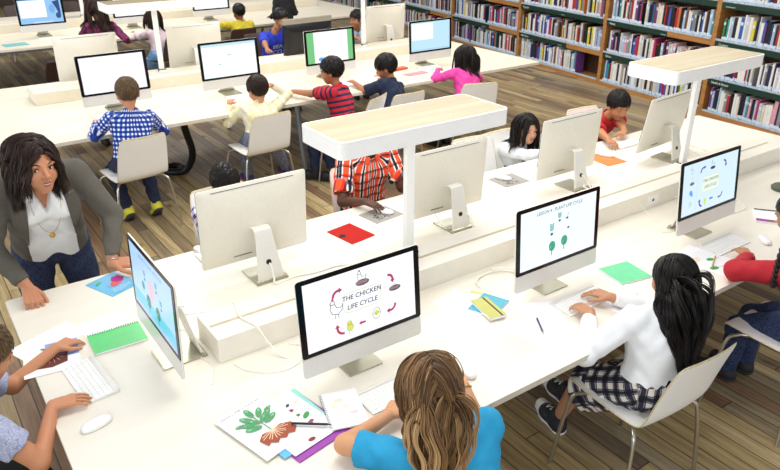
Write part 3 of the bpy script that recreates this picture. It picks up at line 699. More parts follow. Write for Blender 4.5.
def d_seeds(p,w,h):
    p.poly([(-.06,-.07),(-.045,-.085),(-.038,-.066),(-.05,-.056)],'8a4a40'); p.poly([(.03,-.05),(.042,-.066),(.05,-.05),(.04,-.04)],'a05a60')
    p.ell(.055,-.01,.020,.010,'4f9f5a',rot=.6); p.ell(.05,-.045,.008,.007,'9a5a78'); p.ell(-.01,-.118,.014,.009,'8a4038'); p.ell(.03,.045,.012,.008,'8a4038'); p.ell(.075,.07,.012,.004,'d8d8a8'); p.scrib(.0,-.10,.08,2,.008,'a8a8b2',.0009); p.scrib(.045,-.07,.04,1,.008,'a8a8b2',.0009)
    p.ell(.012,.0,.018,.009,'4f9f5a',rot=.6); p.ell(.03,.008,.013,.007,'3a8f4a',rot=.2); p.ell(-.01,.06,.012,.006,'8a4a40'); p.ell(.04,.075,.01,.006,'4a4a50',rot=.6)
    p.ell(-.03,-.02,.022,.004,'e8dfa0',rot=.4); p.ell(-.05,.03,.02,.003,'e8dfb0',rot=.3)
    for (x,y) in ((-.08,.09),(.02,.1),(-.08,0),(.02,-.09)): p.scrib(x,y,.05,2,.007,'c4c4cc',.0007)
def d_sketch(p,w,h):
    for k in range(10): p.ell(random.uniform(-w*.35,w*.1),random.uniform(-h*.25,h*.35),.012,.006,random.choice(['efe0d0','f0e6c0','e8e6c0','f0e0e4']),rot=random.random()*3)
    p.ell(.03,-.03,.016,.009,'f2d2d6'); p.scrib(-.03,.0,.08,3,.02,'e2dadf',.001)
# --- left end
def d_booklet(p,w,h):
    p.ell(-.038,.055,.016,.011,'56b184',rot=.4); p.ell(-.052,.047,.010,.007,'3f9a70'); p.ell(.02,.0,.045,.024,'e0606a',rot=.5); p.poly([(.01,.03),(.035,.06),(.06,.05),(.075,.02),(.05,-.01),(.02,.0)],'b03a90')
    p.ell(.06,.045,.012,.012,'c8409a'); p.scrib(-.045,-.045,.10,4,.01,'e6eef8',.003); p.line([(-.03,.005),(-.035,-.02),(.0,-.03)],.002,'7a4fa0')
sheet('picture_booklet','sky blue picture booklet with a pink and red drawing, by the woman\'s right hand side','booklet',[(.545,2.985),(.690,3.045),(.655,3.245),(.505,3.180)],0,.003,mat('sky_blue_card','62b4dc',.4,noise=.05),d_booklet)
sheet('worksheet','white printed sheet lying above the green spiral notebook','paper',[(.150,2.66),(.395,2.76),(.335,2.90),(.10,2.80)][:4],0,.0006,None,lines(8))
sheet('worksheet','white lined sheet sticking out beyond the green spiral notebook','paper',[(.385,2.70),(.575,2.74),(.55,2.87),(.36,2.83)],.0008,.0006,None,lines(5,'9a9cb4'))
def d_root(p,w,h):
    p.rect(-w*.1,-h*.05,w*.5,h*.5,'8fa6dd'); p.poly([(-.06,-.06),(-.05,.0),(.0,.03),(.06,.02),(.055,-.05),(.0,-.07)],'6a3a34')
    for a in range(8):
        t=-PI/2+(a-3.5)*.4; p.line([(0,.025),(.05*math.cos(t),.02+.06*math.sin(t))],.002,'d8b8a0')
    p.line([(0,.02),(.0,.09)],.004,'2f7d60'); p.ell(.02,.08,.02,.007,'2f7d60',rot=.4); p.ell(-.02,.07,.02,.007,'2f7d60',rot=2.6)
sheet('plant_picture_sheet','white sheet with a brown root drawing under the left boy\'s arm','paper',[(.115,2.555),(.315,2.525),(.35,2.74),(.15,2.77)],.0016,.0006,None,d_root)
sp=sheet('spiral_notebook','bright green spiral notebook at the left end of the near table','notebook',[(.376,2.560),(.585,2.552),(.592,2.712),(.383,2.712)],.0024,.006,mat('bright_green_cover','63cf7c',.35,noise=.04),None,M_paper)
b=B()
for k in range(22): b.tube([(-.1+.0095*k,.074+.006*math.cos(a),.006+.006*math.sin(a)) for a in [PI*j/4-.4 for j in range(6)]],.0008,4)
obj('spiral_binding',b,M_black,sp)
# --- sheets beside the girl in the blue top
A4=[(.690,1.640),(.812,1.712),(.742,1.990),(.600,1.915)]
c_=(.705,1.815)
def rectq(cx,cy,w,h,a):
    ca,sa=math.cos(a),math.sin(a); return [(cx+x*ca-y*sa,cy+x*sa+y*ca) for x,y in ((-w/2,-h/2),(w/2,-h/2),(w/2,h/2),(-w/2,h/2))]
sheet('folder','purple folder under the loose plant sheets','folder',rectq(.838,1.745,.222,.30,.18),0,.006,mat('purple_folder','9a3fa8',.4,noise=.05))
sheet('folder','light blue folder edge showing under the purple folder','folder',rectq(.800,1.765,.20,.27,.16),.0062,.002,mat('light_blue_folder','5fb8ea',.4,noise=.05))
sheet('folder','pale teal card sticking out beyond the seed drawings','folder',rectq(.852,1.815,.16,.19,.12),.0084,.0008,mat('pale_teal_card','93d8cc',.5,noise=.05))
sheet('seed_worksheet','white sheet with small seed and leaf drawings, under the black pencil','paper',rectq(.826,1.762,.20,.285,.19),.0094,.0006,None,d_seeds)
sheet('plant_worksheet','white sheet with a leafy green plant rooted in brown soil','paper',rectq(.738,1.800,.210,.285,.245),.0102,.0006,None,d_leafsheet)
sk=sheet('sketch_pad','white spiral sketch pad with faint coloured sketches, left of the keyboard','sketch pad',[(.927,1.632),(1.055,1.592),(1.085,1.79),(.950,1.83)],.0112,.005,M_paper,d_sketch)
b=B()
for k in range(18): b.tube([(-.066+.005*math.cos(a),-.09+.0105*k,.004+.005*math.sin(a)) for a in [PI*j/4 for j in range(5)]],.0008,4)
obj('spiral_binding',b,M_black,sk)
def pencil(label,a,b_,z,col,r=.0038,name='pencil'):
    t=thing(name,label,name,(a[0],a[1],D+z)); d=Vector((b_[0]-a[0],b_[1]-a[1],0)); L=d.length; d.normalize()
    b=B(); b.tube([d*.0,d*(L-.018)],r,6); ob=obj('barrel',b,mat('pencil_'+col,col,.35,noise=.05),t)
    b=B(); b.tube([d*(L-.0179),d*L],[r,.0006],6); obj('tip',b,mat('pencil_'+col) if name=='pencil' and col=='0c0c0e' else mat('wood_tip','d8b98a',.6,noise=.1),t)
    for o in kids(t): o.location.z=r
    return t
pencil('black pencil lying across the seed drawings',(.814,1.742),(.923,1.658),.016,'0c0c0e',.0045)
pencil('dark blue pen lying on the papers in front of the plaid skirt girl',(2.002,1.750),(1.935,1.645),.0022,'2f3468',name='pen')
pencil('yellow pencil lying across the tree drawings',(3.035,1.585),(3.18,1.655),.0016,'d0b060')
# --- middle notebooks
sheet('worksheet','white notes sheet with a yellow strip, under the teal notebook','paper',rectq(1.83,2.03,.17,.22,.25),0,.0006,None,lines(6,'d4d4de'))
sheet('sticky_strip','small yellow paper strip above the teal notebook','paper',rectq(1.944,2.07,.062,.018,-1.1),.0008,.0006,mat('yellow_strip','d9cf78',.6,noise=.05))
sheet('notebook','teal notebook lying beneath the olive green one','notebook',[(1.855,1.862),(2.009,1.925),(1.958,2.045),(1.802,1.975)],.0016,.007,mat('teal_cover','2f9cb4',.4,noise=.05),None,M_paper)
nb=sheet('elastic_notebook','olive yellow notebook closed by a black elastic band','notebook',[(1.805,1.850),(1.888,1.835),(1.950,1.995),(1.868,2.011)],.0088,.010,mat('olive_cover','b5b45a',.45,noise=.05),None,M_paper)
b=B(); b.box(.018,.025,-.082,.082,.0,.0112); obj('elastic_band',b,M_black,nb)
def d_print(p,w,h):
    p.line([(-w*.46,-h*.46),(-w*.46,h*.46)],.0012,'8f94d8'); p.line([(-w*.46,h*.0),(w*.4,h*.02)],.0008,'c0c4d4'); p.line([(w*.1,-h*.4),(w*.1,h*.4)],.0006,'d0d2dc'); p.scrib(-w*.38,h*.36,w*.7,9,h*.07,'cdd0da',.0007); p.oval(-.03,-.03,.02,.012,.0008,'c0c4d0')
sheet('worksheet','white worksheet with faint diagrams under the dark blue pen','paper',rectq(1.975,1.70,.25,.22,.15),0,.0006,None,d_print)
sheet('worksheet','second white worksheet overlapping toward the notebooks','paper',rectq(2.04,1.76,.19,.22,-.5),.0008,.0006,None,lines(7,'d8dae2'))
sheet('notebook','mint green notebook beside the long black hair','notebook',[(2.535,1.735),(2.715,1.705),(2.765,1.855),(2.580,1.900)],0,.008,mat('mint_green_cover','62cf94',.4,noise=.05),None,M_paper)
sheet('worksheet','plain white sheet under the keyboard of the plaid skirt girl','paper',rectq(2.45,1.60,.24,.2,.2),0,.0006,None,lines(3,'dddde4'))
def d_trees(p,w,h):
    p.line([(-.045,-.075),(.0,-.09)],.003,'c98a5a'); p.ell(-.055,-.07,.026,.016,'3fa65a',rot=-.3); p.line([(.03,-.02),(.075,-.04)],.003,'c98a5a'); p.ell(.02,-.015,.022,.014,'3fa65a',rot=-.3)
    p.ell(-.035,.03,.03,.018,'f0dcc0',rot=.3); p.ell(-.055,.065,.006,.004,'4a4a60'); p.scrib(0,.07,.07,3,.012,'c8c8d0',.0009)
sheet('tree_worksheet','white sheet with two green tree drawings by the red sleeve','paper',rectq(3.10,1.66,.21,.27,.15),0,.0006,None,d_trees)
# --- right end
def d_pb(p,w,h): p.rect(-w*.5,-h*.5,-w*.2,h*.5,'a13aa0'); p.rect(-w*.2,-h*.5,w*.3,h*.5,'8a5a4a'); p.ell(.02,0,w*.15,h*.2,'e0a070'); p.rect(w*.3,-h*.5,w*.5,h*.5,'c060c0')
bk=sheet('magazine','white magazine with a purple and orange spine strip near the right edge','magazine',[(3.744,1.769),(3.86,1.60),(4.02,1.70),(3.90,1.875)],0,.010,M_paper,lines(4,'d0d0d6'))
p=Pic(); d_pb(p,.200,.034); p.obj('colour_strip',bk,T_(0,-.075,.0105))
pencil('thin dark pen lying on the white magazine',(3.885,1.86),(3.985,1.73),.0115,'2a2622',.003,'pen')
b=B(); b.loft([[(x,y,0) for x,y in rrect(.17,.10,.045,6)],[(x,y,.02) for x,y in rrect(.18,.11,.05,6)],[(x,y,.035) for x,y in rrect(.15,.08,.038,6)]])
o=obj('pencil_case',b,mat('dark_olive_fabric','5a5e50',.7,noise=.1),None,True,auto=50); o.location=(4.37,1.93,D); o.rotation_euler=(0,0,-.5); tag(o,'dark olive rounded pencil case cut by the right edge of the view','pencil case')
# --- rear side of the near table
sheet('worksheet','white printed sheet right of the turned away computer of the boy in purple check','paper',rectq(1.575,2.92,.21,.285,.55),0,.0006,None,lines(11,'b8bac8'))
sheet('worksheet','white printed sheet beneath the others, left of the red folder','paper',rectq(1.60,2.80,.20,.26,.80),.0008,.0006,None,lines(9,'bcbed0'))
rf=sheet('folder','bright red folder lying before the boy in orange plaid','folder',[(1.735,2.825),(1.895,2.850),(1.885,3.050),(1.715,3.035)],0,.004,mat('bright_red_card','b5160c',.7,noise=.04,spec=.2))
p=Pic(); p.poly([(-.085,.0),(-.05,-.02),(-.035,.01),(-.05,.028)],'2a1a18'); 
for k in range(4): p.ell(-.06+.035*k,-.08,.004,.003,'7a1a18')
p.obj('cut_out',rf,T_(0,0,.0043))
def d_mat(p,w,h):
    for k in range(26): p.rect(*(lambda x,y:(x,y,x+.012,y+.007))(random.uniform(-w*.35,w*.2),random.uniform(-h*.4,h*.1)),'26262a')
M_mat=mat('grey_mouse_mat','9b968e',.6,noise=.05)
sheet('mouse_mat','grey mat with black print under the hand of the boy in orange plaid','mouse mat',[(2.19,3.00),(2.185,3.15),(1.985,3.13),(1.99,2.965)][::-1] and [(1.99,2.965),(2.19,2.99),(2.18,3.145),(1.98,3.125)],0,.003,M_mat,d_mat)
sheet('mouse_mat','grey mat with black print beside the long haired girl','mouse mat',[(2.955,2.955),(3.155,2.95),(3.185,3.115),(2.985,3.125)],0,.003,M_mat,d_mat)
sheet('card','orange card under the hand of the boy in red','card',[(3.80,2.84),(3.975,2.825),(4.00,3.06),(3.84,3.06)],0,.004,mat('orange_card','e0803a',.5,noise=.04))
# --- second and third tables
for l,q in (('white sheets fanned out right of the boy in blue gingham',(2.02,5.72,.21,.29,.4)),('white sheet beside the girl in pale yellow, topmost of the fan',(2.20,5.82,.21,.29,-.3)),('white sheet at the left of the fan near the checked sleeve',(1.86,5.86,.21,.29,.9))):
    sheet('worksheet',l,'paper',rectq(*q),.0 if q[0]<2.0 else (.0008 if q[0]<2.1 else .0016),.0006,mat('lilac_white_paper','e9e5f2',.7,noise=.02),lines(9,'9088c0'),group='loose sheets on the second table')
sheet('worksheet','white sheet in front of the boy in stripes','paper',rectq(3.62,5.95,.21,.29,.3),0,.0006,None,lines(8,'b8b8c4'))
sheet('worksheet','white sheet left of the boy in the navy top','paper',rectq(3.95,6.02,.29,.21,.2),0,.0006,None,lines(6,'b8b8c4'))
sheet('notebook','pink notebook beside the boy in the navy top','notebook',rectq(4.43,5.84,.26,.09,.05),0,.008,mat('pink_cover','e58a98',.5,noise=.04))
sheet('pencil_case','flat orange red pencil case behind the boy in the navy top','pencil case',rectq(4.40,6.10,.20,.08,.15),0,.02,mat('orange_red_cloth','cf5a38',.7,noise=.08),bevel=.006)
sheet('booklet','teal booklet on the third table at the upper left','booklet',rectq(1.33,10.0,.27,.20,.1),0,.006,mat('teal_booklet','6db3b4',.5,noise=.05))
for k,(x,y) in enumerate(((2.6,11.7),(2.9,11.75),(3.15,11.7))):
    sheet('binder','dark closed book on the third table, '+['left','middle','right'][k]+' of three behind the long lamp','book',rectq(x,y,.2,.26,.2*k),0,.02,[mat('dark_brown_cover','4a3230',.5,noise=.1),M_paper,mat('black_cover','202022',.5,noise=.1)][k],group='books on the far side of the third table')
def card_on(*a): pass
# ------------------------------------------------------------------ cables
def cable(label,pts,r=.0035,m=None,group='white cables on the near table'):
    b=B(); b.tube(smoothpath(pts,8),r,8); return tag(obj('cable',b,m or M_cable,None,True,auto=60),label,'cable',group)
zt=D+.0037
cable('white power cable running over the left end of the riser',[(.62,2.62,zt),(.75,2.66,zt),(.90,2.60,zt),(.93,2.50,.80),(.925,2.44,.8425),(.90,2.33,.8425),(.925,2.24,.8425),(.95,2.19,.78),(.985,2.12,zt),(1.09,2.05,zt),(1.17,2.022,zt)],.0042)
cable('thin white cable from the edge-on computer to the riser',[(.69,2.40,zt),(.74,2.50,zt),(.70,2.58,zt),(.64,2.68,zt),(.72,2.77,zt),(.80,2.72,zt)],.0022)
cable('thin white cable looping behind the edge-on computer',[(.705,2.33,zt),(.73,2.25,zt),(.715,2.18,zt),(.68,2.12,zt)],.0022)
cable('thin white cable on the desk below the riser, near the chicken slide computer',[(.80,2.20,zt),(.83,2.12,zt),(.92,2.05,zt),(1.02,2.06,zt),(1.08,2.14,zt),(1.04,2.20,zt)],.002)
cable('white cable from the neck of the turned away computer at the left',[(1.225,2.735,.822),(1.228,2.715,.80),(1.225,2.69,.76),(1.225,2.67,zt),(1.33,2.68,zt),(1.45,2.66,zt),(1.56,2.66,zt),(1.62,2.60,zt),(1.60,2.55,zt)],.0042)
cable('white cable looped at the foot of the turned away computer by the near lamp',[(2.36,2.655,.822),(2.39,2.63,.79),(2.38,2.60,.75),(2.40,2.64,zt),(2.32,2.68,zt),(2.25,2.68,.745),(2.24,2.735,.79),(2.24,2.755,.80)],.0042)
pth=[]
for k in range(26):
    a=k*.5; r=.075+.012*math.sin(k*1.3); pth.append((3.27+r*math.cos(a)+.004*k,2.585+r*.62*math.sin(a),D+.004+.0022*k))
cable('coil of white cable behind the LESSON 4 computer',[(3.33,2.675,.822),(3.36,2.65,.78)]+pth,.0040)
pth=[(2.10+.12*math.cos(.45*k),2.09+.085*math.sin(.45*k),D+.004+.0011*k) for k in range(18)]
cable('loop of white cable between the riser and the LESSON 4 computer',pth,.0040)
cable('thin white cable from the riser socket toward the girl in red',[(3.30,2.225,.80),(3.32,2.16,zt),(3.25,2.05,zt),(3.2,1.98,zt),(3.30,1.95,zt)],.0022)
cable('thin white cable right of the pale blue chicken slide',[(3.62,2.21,zt+.03),(3.74,2.12,zt),(3.90,2.06,zt),(3.95,1.98,zt),(3.86,1.90,zt),(3.66,1.92,zt)],.0026)
cable('white cable behind the computer by the far lamp post',[(4.42,2.70,.80),(4.50,2.60,zt),(4.62,2.62,zt),(4.66,2.75,zt),(4.58,2.84,zt)],.0035)
M_hose=mat('black_ribbed_hose','141416',.5,noise=.2,nscale=80)
hz=[(1.93,5.86,.69),(1.98,5.95,.52),(2.06,6.08,.30),(2.07,6.17,.16),(2.03,6.24,.06),(1.96,6.30,.035),(1.90,6.38,.034),(1.93,6.48,.034),(2.02,6.48,.034),(2.05,6.38,.034),(2.0,6.32,.05)]
b=B(); b.tube(smoothpath(hz,8),.032,12); tag(obj('cable_hose',b,M_hose,None,True,auto=60),'black cable hose hanging from the second table and coiled on the floor','cable hose')
# ------------------------------------------------------------------ people: smooth implicit bodies turned into meshes
def V3(*a): return np.array(a,float)
def nrm(v): v=np.asarray(v,float); return v/(np.linalg.norm(v)+1e-12)
def cone(p,a,b,r1,r2):
    ab=b-a; L2=float(ab@ab)+1e-12; t=np.clip(((p-a)@ab)/L2,0,1); d=np.linalg.norm(p-a-t[:,None]*ab,axis=1); return d-(r1+(r2-r1)*t)
def ellip(p,c,r,R=None):
    q=p-c
    if R is not None: q=q@R
    r=np.asarray(r,float); k0=np.linalg.norm(q/r,axis=1); k1=np.linalg.norm(q/(r*r),axis=1); return k0*(k0-1)/(k1+1e-9)
def smin(a,b,k):
    h=np.clip(.5+.5*(b-a)/k,0,1); return b*(1-h)+a*h-k*h*(1-h)
def smax(a,b,k): return -smin(-a,-b,k)
def union(ds,k):
    r=ds[0]
    for d in ds[1:]: r=smin(r,d,k)
    return r
def mesh_sdf(fn,lo,hi,h):
    """surface nets, fine values only near the surface"""
    lo=np.asarray(lo,float); hi=np.asarray(hi,float); c=4
    n=(np.ceil((hi-lo)/(h*c)).astype(int)+1)*c
    nc=n//c
    ax=[lo[i]+h*c*(np.arange(nc[i])+.5) for i in range(3)]
    G=np.stack(np.meshgrid(*ax,indexing='ij'),-1).reshape(-1,3)
    vc=fn(G).reshape(nc)
    F=np.repeat(np.repeat(np.repeat(vc,c,0),c,1),c,2)
    near=np.abs(vc)<h*c*1.5
    idx=np.argwhere(near)
    if len(idx)==0: return np.zeros((0,3)),[]
    off=np.stack(np.meshgrid(*[np.arange(c)]*3,indexing='ij'),-1).reshape(-1,3)
    I=(idx[:,None,:]*c+off[None]).reshape(-1,3)
    vals=np.concatenate([fn(lo+h*(I[k:k+400000]+.0)) for k in range(0,len(I),400000)])
    F[I[:,0],I[:,1],I[:,2]]=vals
    s=F<0
    ex=[s[:-1,:-1,:-1],s[1:,:-1,:-1],s[:-1,1:,:-1],s[1:,1:,:-1],s[:-1,:-1,1:],s[1:,:-1,1:],s[:-1,1:,1:],s[1:,1:,1:]]
    cnt=sum(e.astype(np.int8) for e in ex); act=(cnt>0)&(cnt<8)
    C=np.argwhere(act); vid=-np.ones(act.shape,int); vid[C[:,0],C[:,1],C[:,2]]=np.arange(len(C))
    acc=np.zeros((len(C),3)); num=np.zeros(len(C))
    cor=[(0,0,0),(1,0,0),(0,1,0),(1,1,0),(0,0,1),(1,0,1),(0,1,1),(1,1,1)]
    cv=[F[C[:,0]+o[0],C[:,1]+o[1],C[:,2]+o[2]] for o in cor]
    for a in range(8):
        for b in range(a+1,8):
            if sum(abs(cor[a][i]-cor[b][i]) for i in range(3))!=1: continue
            m=(cv[a]<0)!=(cv[b]<0); t=cv[a]/(cv[a]-cv[b]+1e-12)
            pa=np.array(cor[a],float); pb=np.array(cor[b],float)
            acc+=np.where(m[:,None],pa+(pb-pa)*np.clip(t,0,1)[:,None],0); num+=m
    V=lo+h*(C+acc/np.maximum(num,1)[:,None])
    faces=[]
    for axn in range(3):
        sl0=[slice(1,None)]*3; 
        a=s[:-1] if axn==0 else (s[:,:-1] if axn==1 else s[:,:,:-1]); b=s[1:] if axn==0 else (s[:,1:] if axn==1 else s[:,:,1:])
        E=np.argwhere(a!=b)
        u,v=[(1,2),(2,0),(0,1)][axn]
        ok=(E[:,u]>0)&(E[:,v]>0)&(E[:,u]<act.shape[u])&(E[:,v]<act.shape[v])&(E[:,axn]<act.shape[axn]); E=E[ok]
        def g(du,dv):
            q=E.copy(); q[:,u]-=du; q[:,v]-=dv; return vid[q[:,0],q[:,1],q[:,2]]
        q=np.stack([g(1,1),g(0,1),g(0,0),g(1,0)],1)
        fl=~a[E[:,0],E[:,1],E[:,2]]
        q[fl]=q[fl][:,::-1]; q=q[(q>=0).all(1)]; faces.append(q)
    return V,np.concatenate(faces)
def npobj(name,parts,mats,parent,attr=None,orgn=None,pat=None):
    """parts: list of (V,F,material index) merged in one mesh; orgn: 4x4 whose inverse brings world to local"""
    Vs=[];Fs=[];Ms=[];o=0
    for V,F,mi in parts:
        if len(V)==0: continue
        Vs.append(V);Fs.append(np.asarray(F)+o);Ms.append(np.full(len(F),mi));o+=len(V)
    V=np.concatenate(Vs);F=np.concatenate(Fs);Mi=np.concatenate(Ms)
    Vw=V
    if orgn is not None:
        Mi4=np.array(orgn.inverted()); V=V@Mi4[:3,:3].T+Mi4[:3,3]
    me=bpy.data.meshes.new(name); me.vertices.add(len(V)); me.vertices.foreach_set('co',V.astype(np.float32).ravel())
    k=F.shape[1]; me.loops.add(F.size); me.loops.foreach_set('vertex_index',F.astype(np.int32).ravel())
    me.polygons.add(len(F)); me.polygons.foreach_set('loop_start',np.arange(len(F),dtype=np.int32)*k); 
    try: me.polygons.foreach_set('loop_total',np.full(len(F),k,np.int32))
    except Exception: pass
    me.polygons.foreach_set('material_index',Mi.astype(np.int32)); me.polygons.foreach_set('use_smooth',np.ones(len(F),bool))
    if attr is not None:
        a=me.attributes.new('v','FLOAT','POINT'); a.data.foreach_set('value',attr.astype(np.float32))
    if pat is not None:
        a=me.attributes.new('pc','FLOAT_VECTOR','POINT'); a.data.foreach_set('vector',pat(Vw).astype(np.float32).ravel())
    me.update(calc_edges=True); me.validate()
    for m in (mats if isinstance(mats,(list,tuple)) else [mats]): me.materials.append(m)
    ob=bpy.data.objects.new(name,me); COL.objects.link(ob); ob.parent=parent
    if orgn is not None: pass
    return ob
def ik(a,t,l1,l2,pole):
    d=t-a; L=np.linalg.norm(d); dn=d/(L+1e-9); Lc=min(L,(l1+l2)*.998); Lc=max(Lc,abs(l1-l2)+.01)
    x=(l1*l1-l2*l2+Lc*Lc)/(2*Lc); y=math.sqrt(max(l1*l1-x*x,0)); pl=np.asarray(pole,float)-a; pl=pl-dn*(pl@dn); pl=nrm(pl)
    return a+dn*x+pl*y, a+dn*Lc
def skinmat(c):
    m=mat('skin_'+c,c,.5,noise=.03,nscale=12,spec=.35); b=m.node_tree.nodes['Principled BSDF']; b.inputs['Subsurface Weight'].default_value=.12; b.inputs['Subsurface Radius'].default_value=(.012,.005,.003); return m
def patt(name,kind,cols,s=.04,rough=.85):
    """woven checks, plaids and stripes from the cloth's own coordinates"""
    if name in MATS: return MATS[name]
    m=bpy.data.materials.new(name); m.use_nodes=True; nt=m.node_tree;N=nt.nodes;L=nt.links;b=N['Principled BSDF']; b.inputs['Roughness'].default_value=rough
    tc=N.new('ShaderNodeTexCoord'); sp=N.new('ShaderNodeSeparateXYZ'); L.new(tc.outputs['Object'],sp.inputs[0])
    def mt(op,a,c=None):
        n=N.new('ShaderNodeMath'); n.operation=op
        for i,v in enumerate((a,c)):
            if v is None: continue
            if isinstance(v,(int,float)): n.inputs[i].default_value=v
            else: L.new(v,n.inputs[i])
        return n.outputs[0]
    def ramp(f,stops):
        r=N.new('ShaderNodeValToRGB'); r.color_ramp.interpolation='CONSTANT'; L.new(f,r.inputs['Fac'])
        for i,(p,c) in enumerate(stops):
            e=r.color_ramp.elements[i] if i<2 else r.color_ramp.elements.new(p); e.position=p; e.color=lin(c)
        return r.outputs['Color']
    if kind=='print':
        n=N.new('ShaderNodeTexNoise'); n.inputs['Scale'].default_value=1/s; n.inputs['Detail'].default_value=3; L.new(tc.outputs['Object'],n.inputs['Vector'])
        st=[(0,cols[0])]+[(.42+.08*i,c) for i,c in enumerate(cols[1:])]; L.new(ramp(n.outputs['Fac'],st),b.inputs['Base Color']); MATS[name]=m; return m
    at=N.new('ShaderNodeAttribute'); at.attribute_name='pc'; L.new(at.outputs['Vector'],sp.inputs[0])
    hx=mt('FRACT',mt('ADD',mt('DIVIDE',sp.outputs['X'],s),50.25)); hz=mt('FRACT',mt('ADD',mt('DIVIDE',sp.outputs['Z'],s),50))
    a=ramp(hx,cols['x']) if 'x' in cols else None; c=ramp(hz,cols['z'])
    if a is None: L.new(c,b.inputs['Base Color'])
    else:
        x=N.new('ShaderNodeMix'); x.data_type='RGBA'; x.inputs[0].default_value=.5 if kind=='plaid' else 1
        if kind=='gingham': x.blend_type='MULTIPLY'
        L.new(a,x.inputs[6]); L.new(c,x.inputs[7]); L.new(x.outputs[2],b.inputs['Base Color'])
    MATS[name]=m; return m
def hairmat(name,dark,mid,light,rough=.38):
    if name in MATS: return MATS[name]
    m=bpy.data.materials.new(name); m.use_nodes=True; nt=m.node_tree;N=nt.nodes;L=nt.links;b=N['Principled BSDF']; b.inputs['Roughness'].default_value=rough; b.inputs['Specular IOR Level'].default_value=.3
    at=N.new('ShaderNodeAttribute'); at.attribute_name='v'; r=N.new('ShaderNodeValToRGB'); L.new(at.outputs['Fac'],r.inputs['Fac'])
    r.color_ramp.elements[0].color=lin(dark); r.color_ramp.elements[1].color=lin(light); e=r.color_ramp.elements.new(.5); e.color=lin(mid)
    L.new(r.outputs[0],b.inputs['Base Color']); MATS[name]=m; return m
HM={'black':('0c0908','15100e','2a1f18'),'darkbrown':('1c110d','2b1a14','46281c'),'brown':('3a2818','5a4028','86643f'),'blond':('4a3420','85633f','cfa876'),'shortbrown':('4a3826','6a5238','8f7350')}
def face_sdf(q,adult):
    """head-local, face towards +y, z up, about .22 m tall"""
    d=ellip(q,V3(0,-.012,.030),(.0745,.093,.083))
    d=smin(d,ellip(q,V3(0,.022,-.030),(.058,.066,.072)),.03)
    d=smin(d,ellip(q,V3(0,.058,-.078),(.024,.022,.020)),.03)
    for s in (-1,1):
        d=smin(d,ellip(q,V3(s*.036,.052,-.030),(.024,.026,.024)),.02)
        d=smax(d,-ellip(q,V3(s*.030,.098,.004),(.017,.020,.011)),.012)
        d=smin(d,ellip(q,V3(s*.030,.068,.004),(.0155,.0125,.0115)),.004)
        d=smin(d,ellip(q,V3(s*.030,.078,.022),(.020,.010,.006)),.012)
    d=smin(d,cone(q,V3(0,.080,.012),V3(0,.100,-.022),.0075,.0105),.010)
    for s in (-1,1): d=smin(d,ellip(q,V3(s*.011,.089,-.026),(.0075,.009,.007)),.006)
    d=smin(d,ellip(q,V3(0,.079,-.050),(.021,.010,.0055)),.006); d=smin(d,ellip(q,V3(0,.077,-.060),(.017,.010,.006)),.006)
    d=smax(d,-ellip(q,V3(0,.092,-.0552),(.020,.010,.0014)),.004)
    for s in (-1,1):
        e=ellip(q,V3(s*.0755,-.004,-.006),(.010,.021,.031)); e=smax(e,-ellip(q,V3(s*.086,.000,-.002),(.009,.012,.018)),.005)
        d=smin(d,e,.006)
    return d
def hand_prims(w,d,n,side,s,curl,spread=.12,thumb=.5):
    """w wrist, d finger direction, n back-of-hand normal, side +-1 thumb side along cross; returns list of (a,b,r1,r2)"""
    d=nrm(d); n=nrm(n-d*(n@d)); x=np.cross(d,n)*side   # towards the thumb
    P=[]
    k=s/.18
    for i,(ox,L,r) in enumerate([(.030,.074,.0086),(.010,.082,.0088),(-.011,.076,.0084),(-.031,.060,.0074)]):
        b0=w+x*ox*.6*k+d*.012*k; kn=w+x*ox*k+d*(.090-.004*abs(i-1))*k+n*.003*k
        P.append((b0,kn,.0135*k,.0115*k))
        a=curl*(1+.12*i); dd=nrm(d+x*spread*(1.2-i)*.6); p=kn
        for j,f in enumerate((.45,.31,.24)):
            ang=a*(j+1)*.62; v=dd*math.cos(ang)-n*math.sin(ang); q=p+v*L*f*k; P.append((p,q,r*k*(1-.10*j),r*k*(.92-.12*j))); p=q
    t0=w+x*.022*k+d*.018*k; t1=t0+(x*.62+d*.72-n*.28)*.040*k; t2=t1+nrm(x*.25+d*.95-n*.25*thumb)*.034*k; t3=t2+nrm(x*.02+d-n*.35*thumb)*.026*k
    P+= [(t0,t1,.0150*k,.0115*k),(t1,t2,.0108*k,.0095*k),(t2,t3,.0095*k,.0075*k)]
    return P
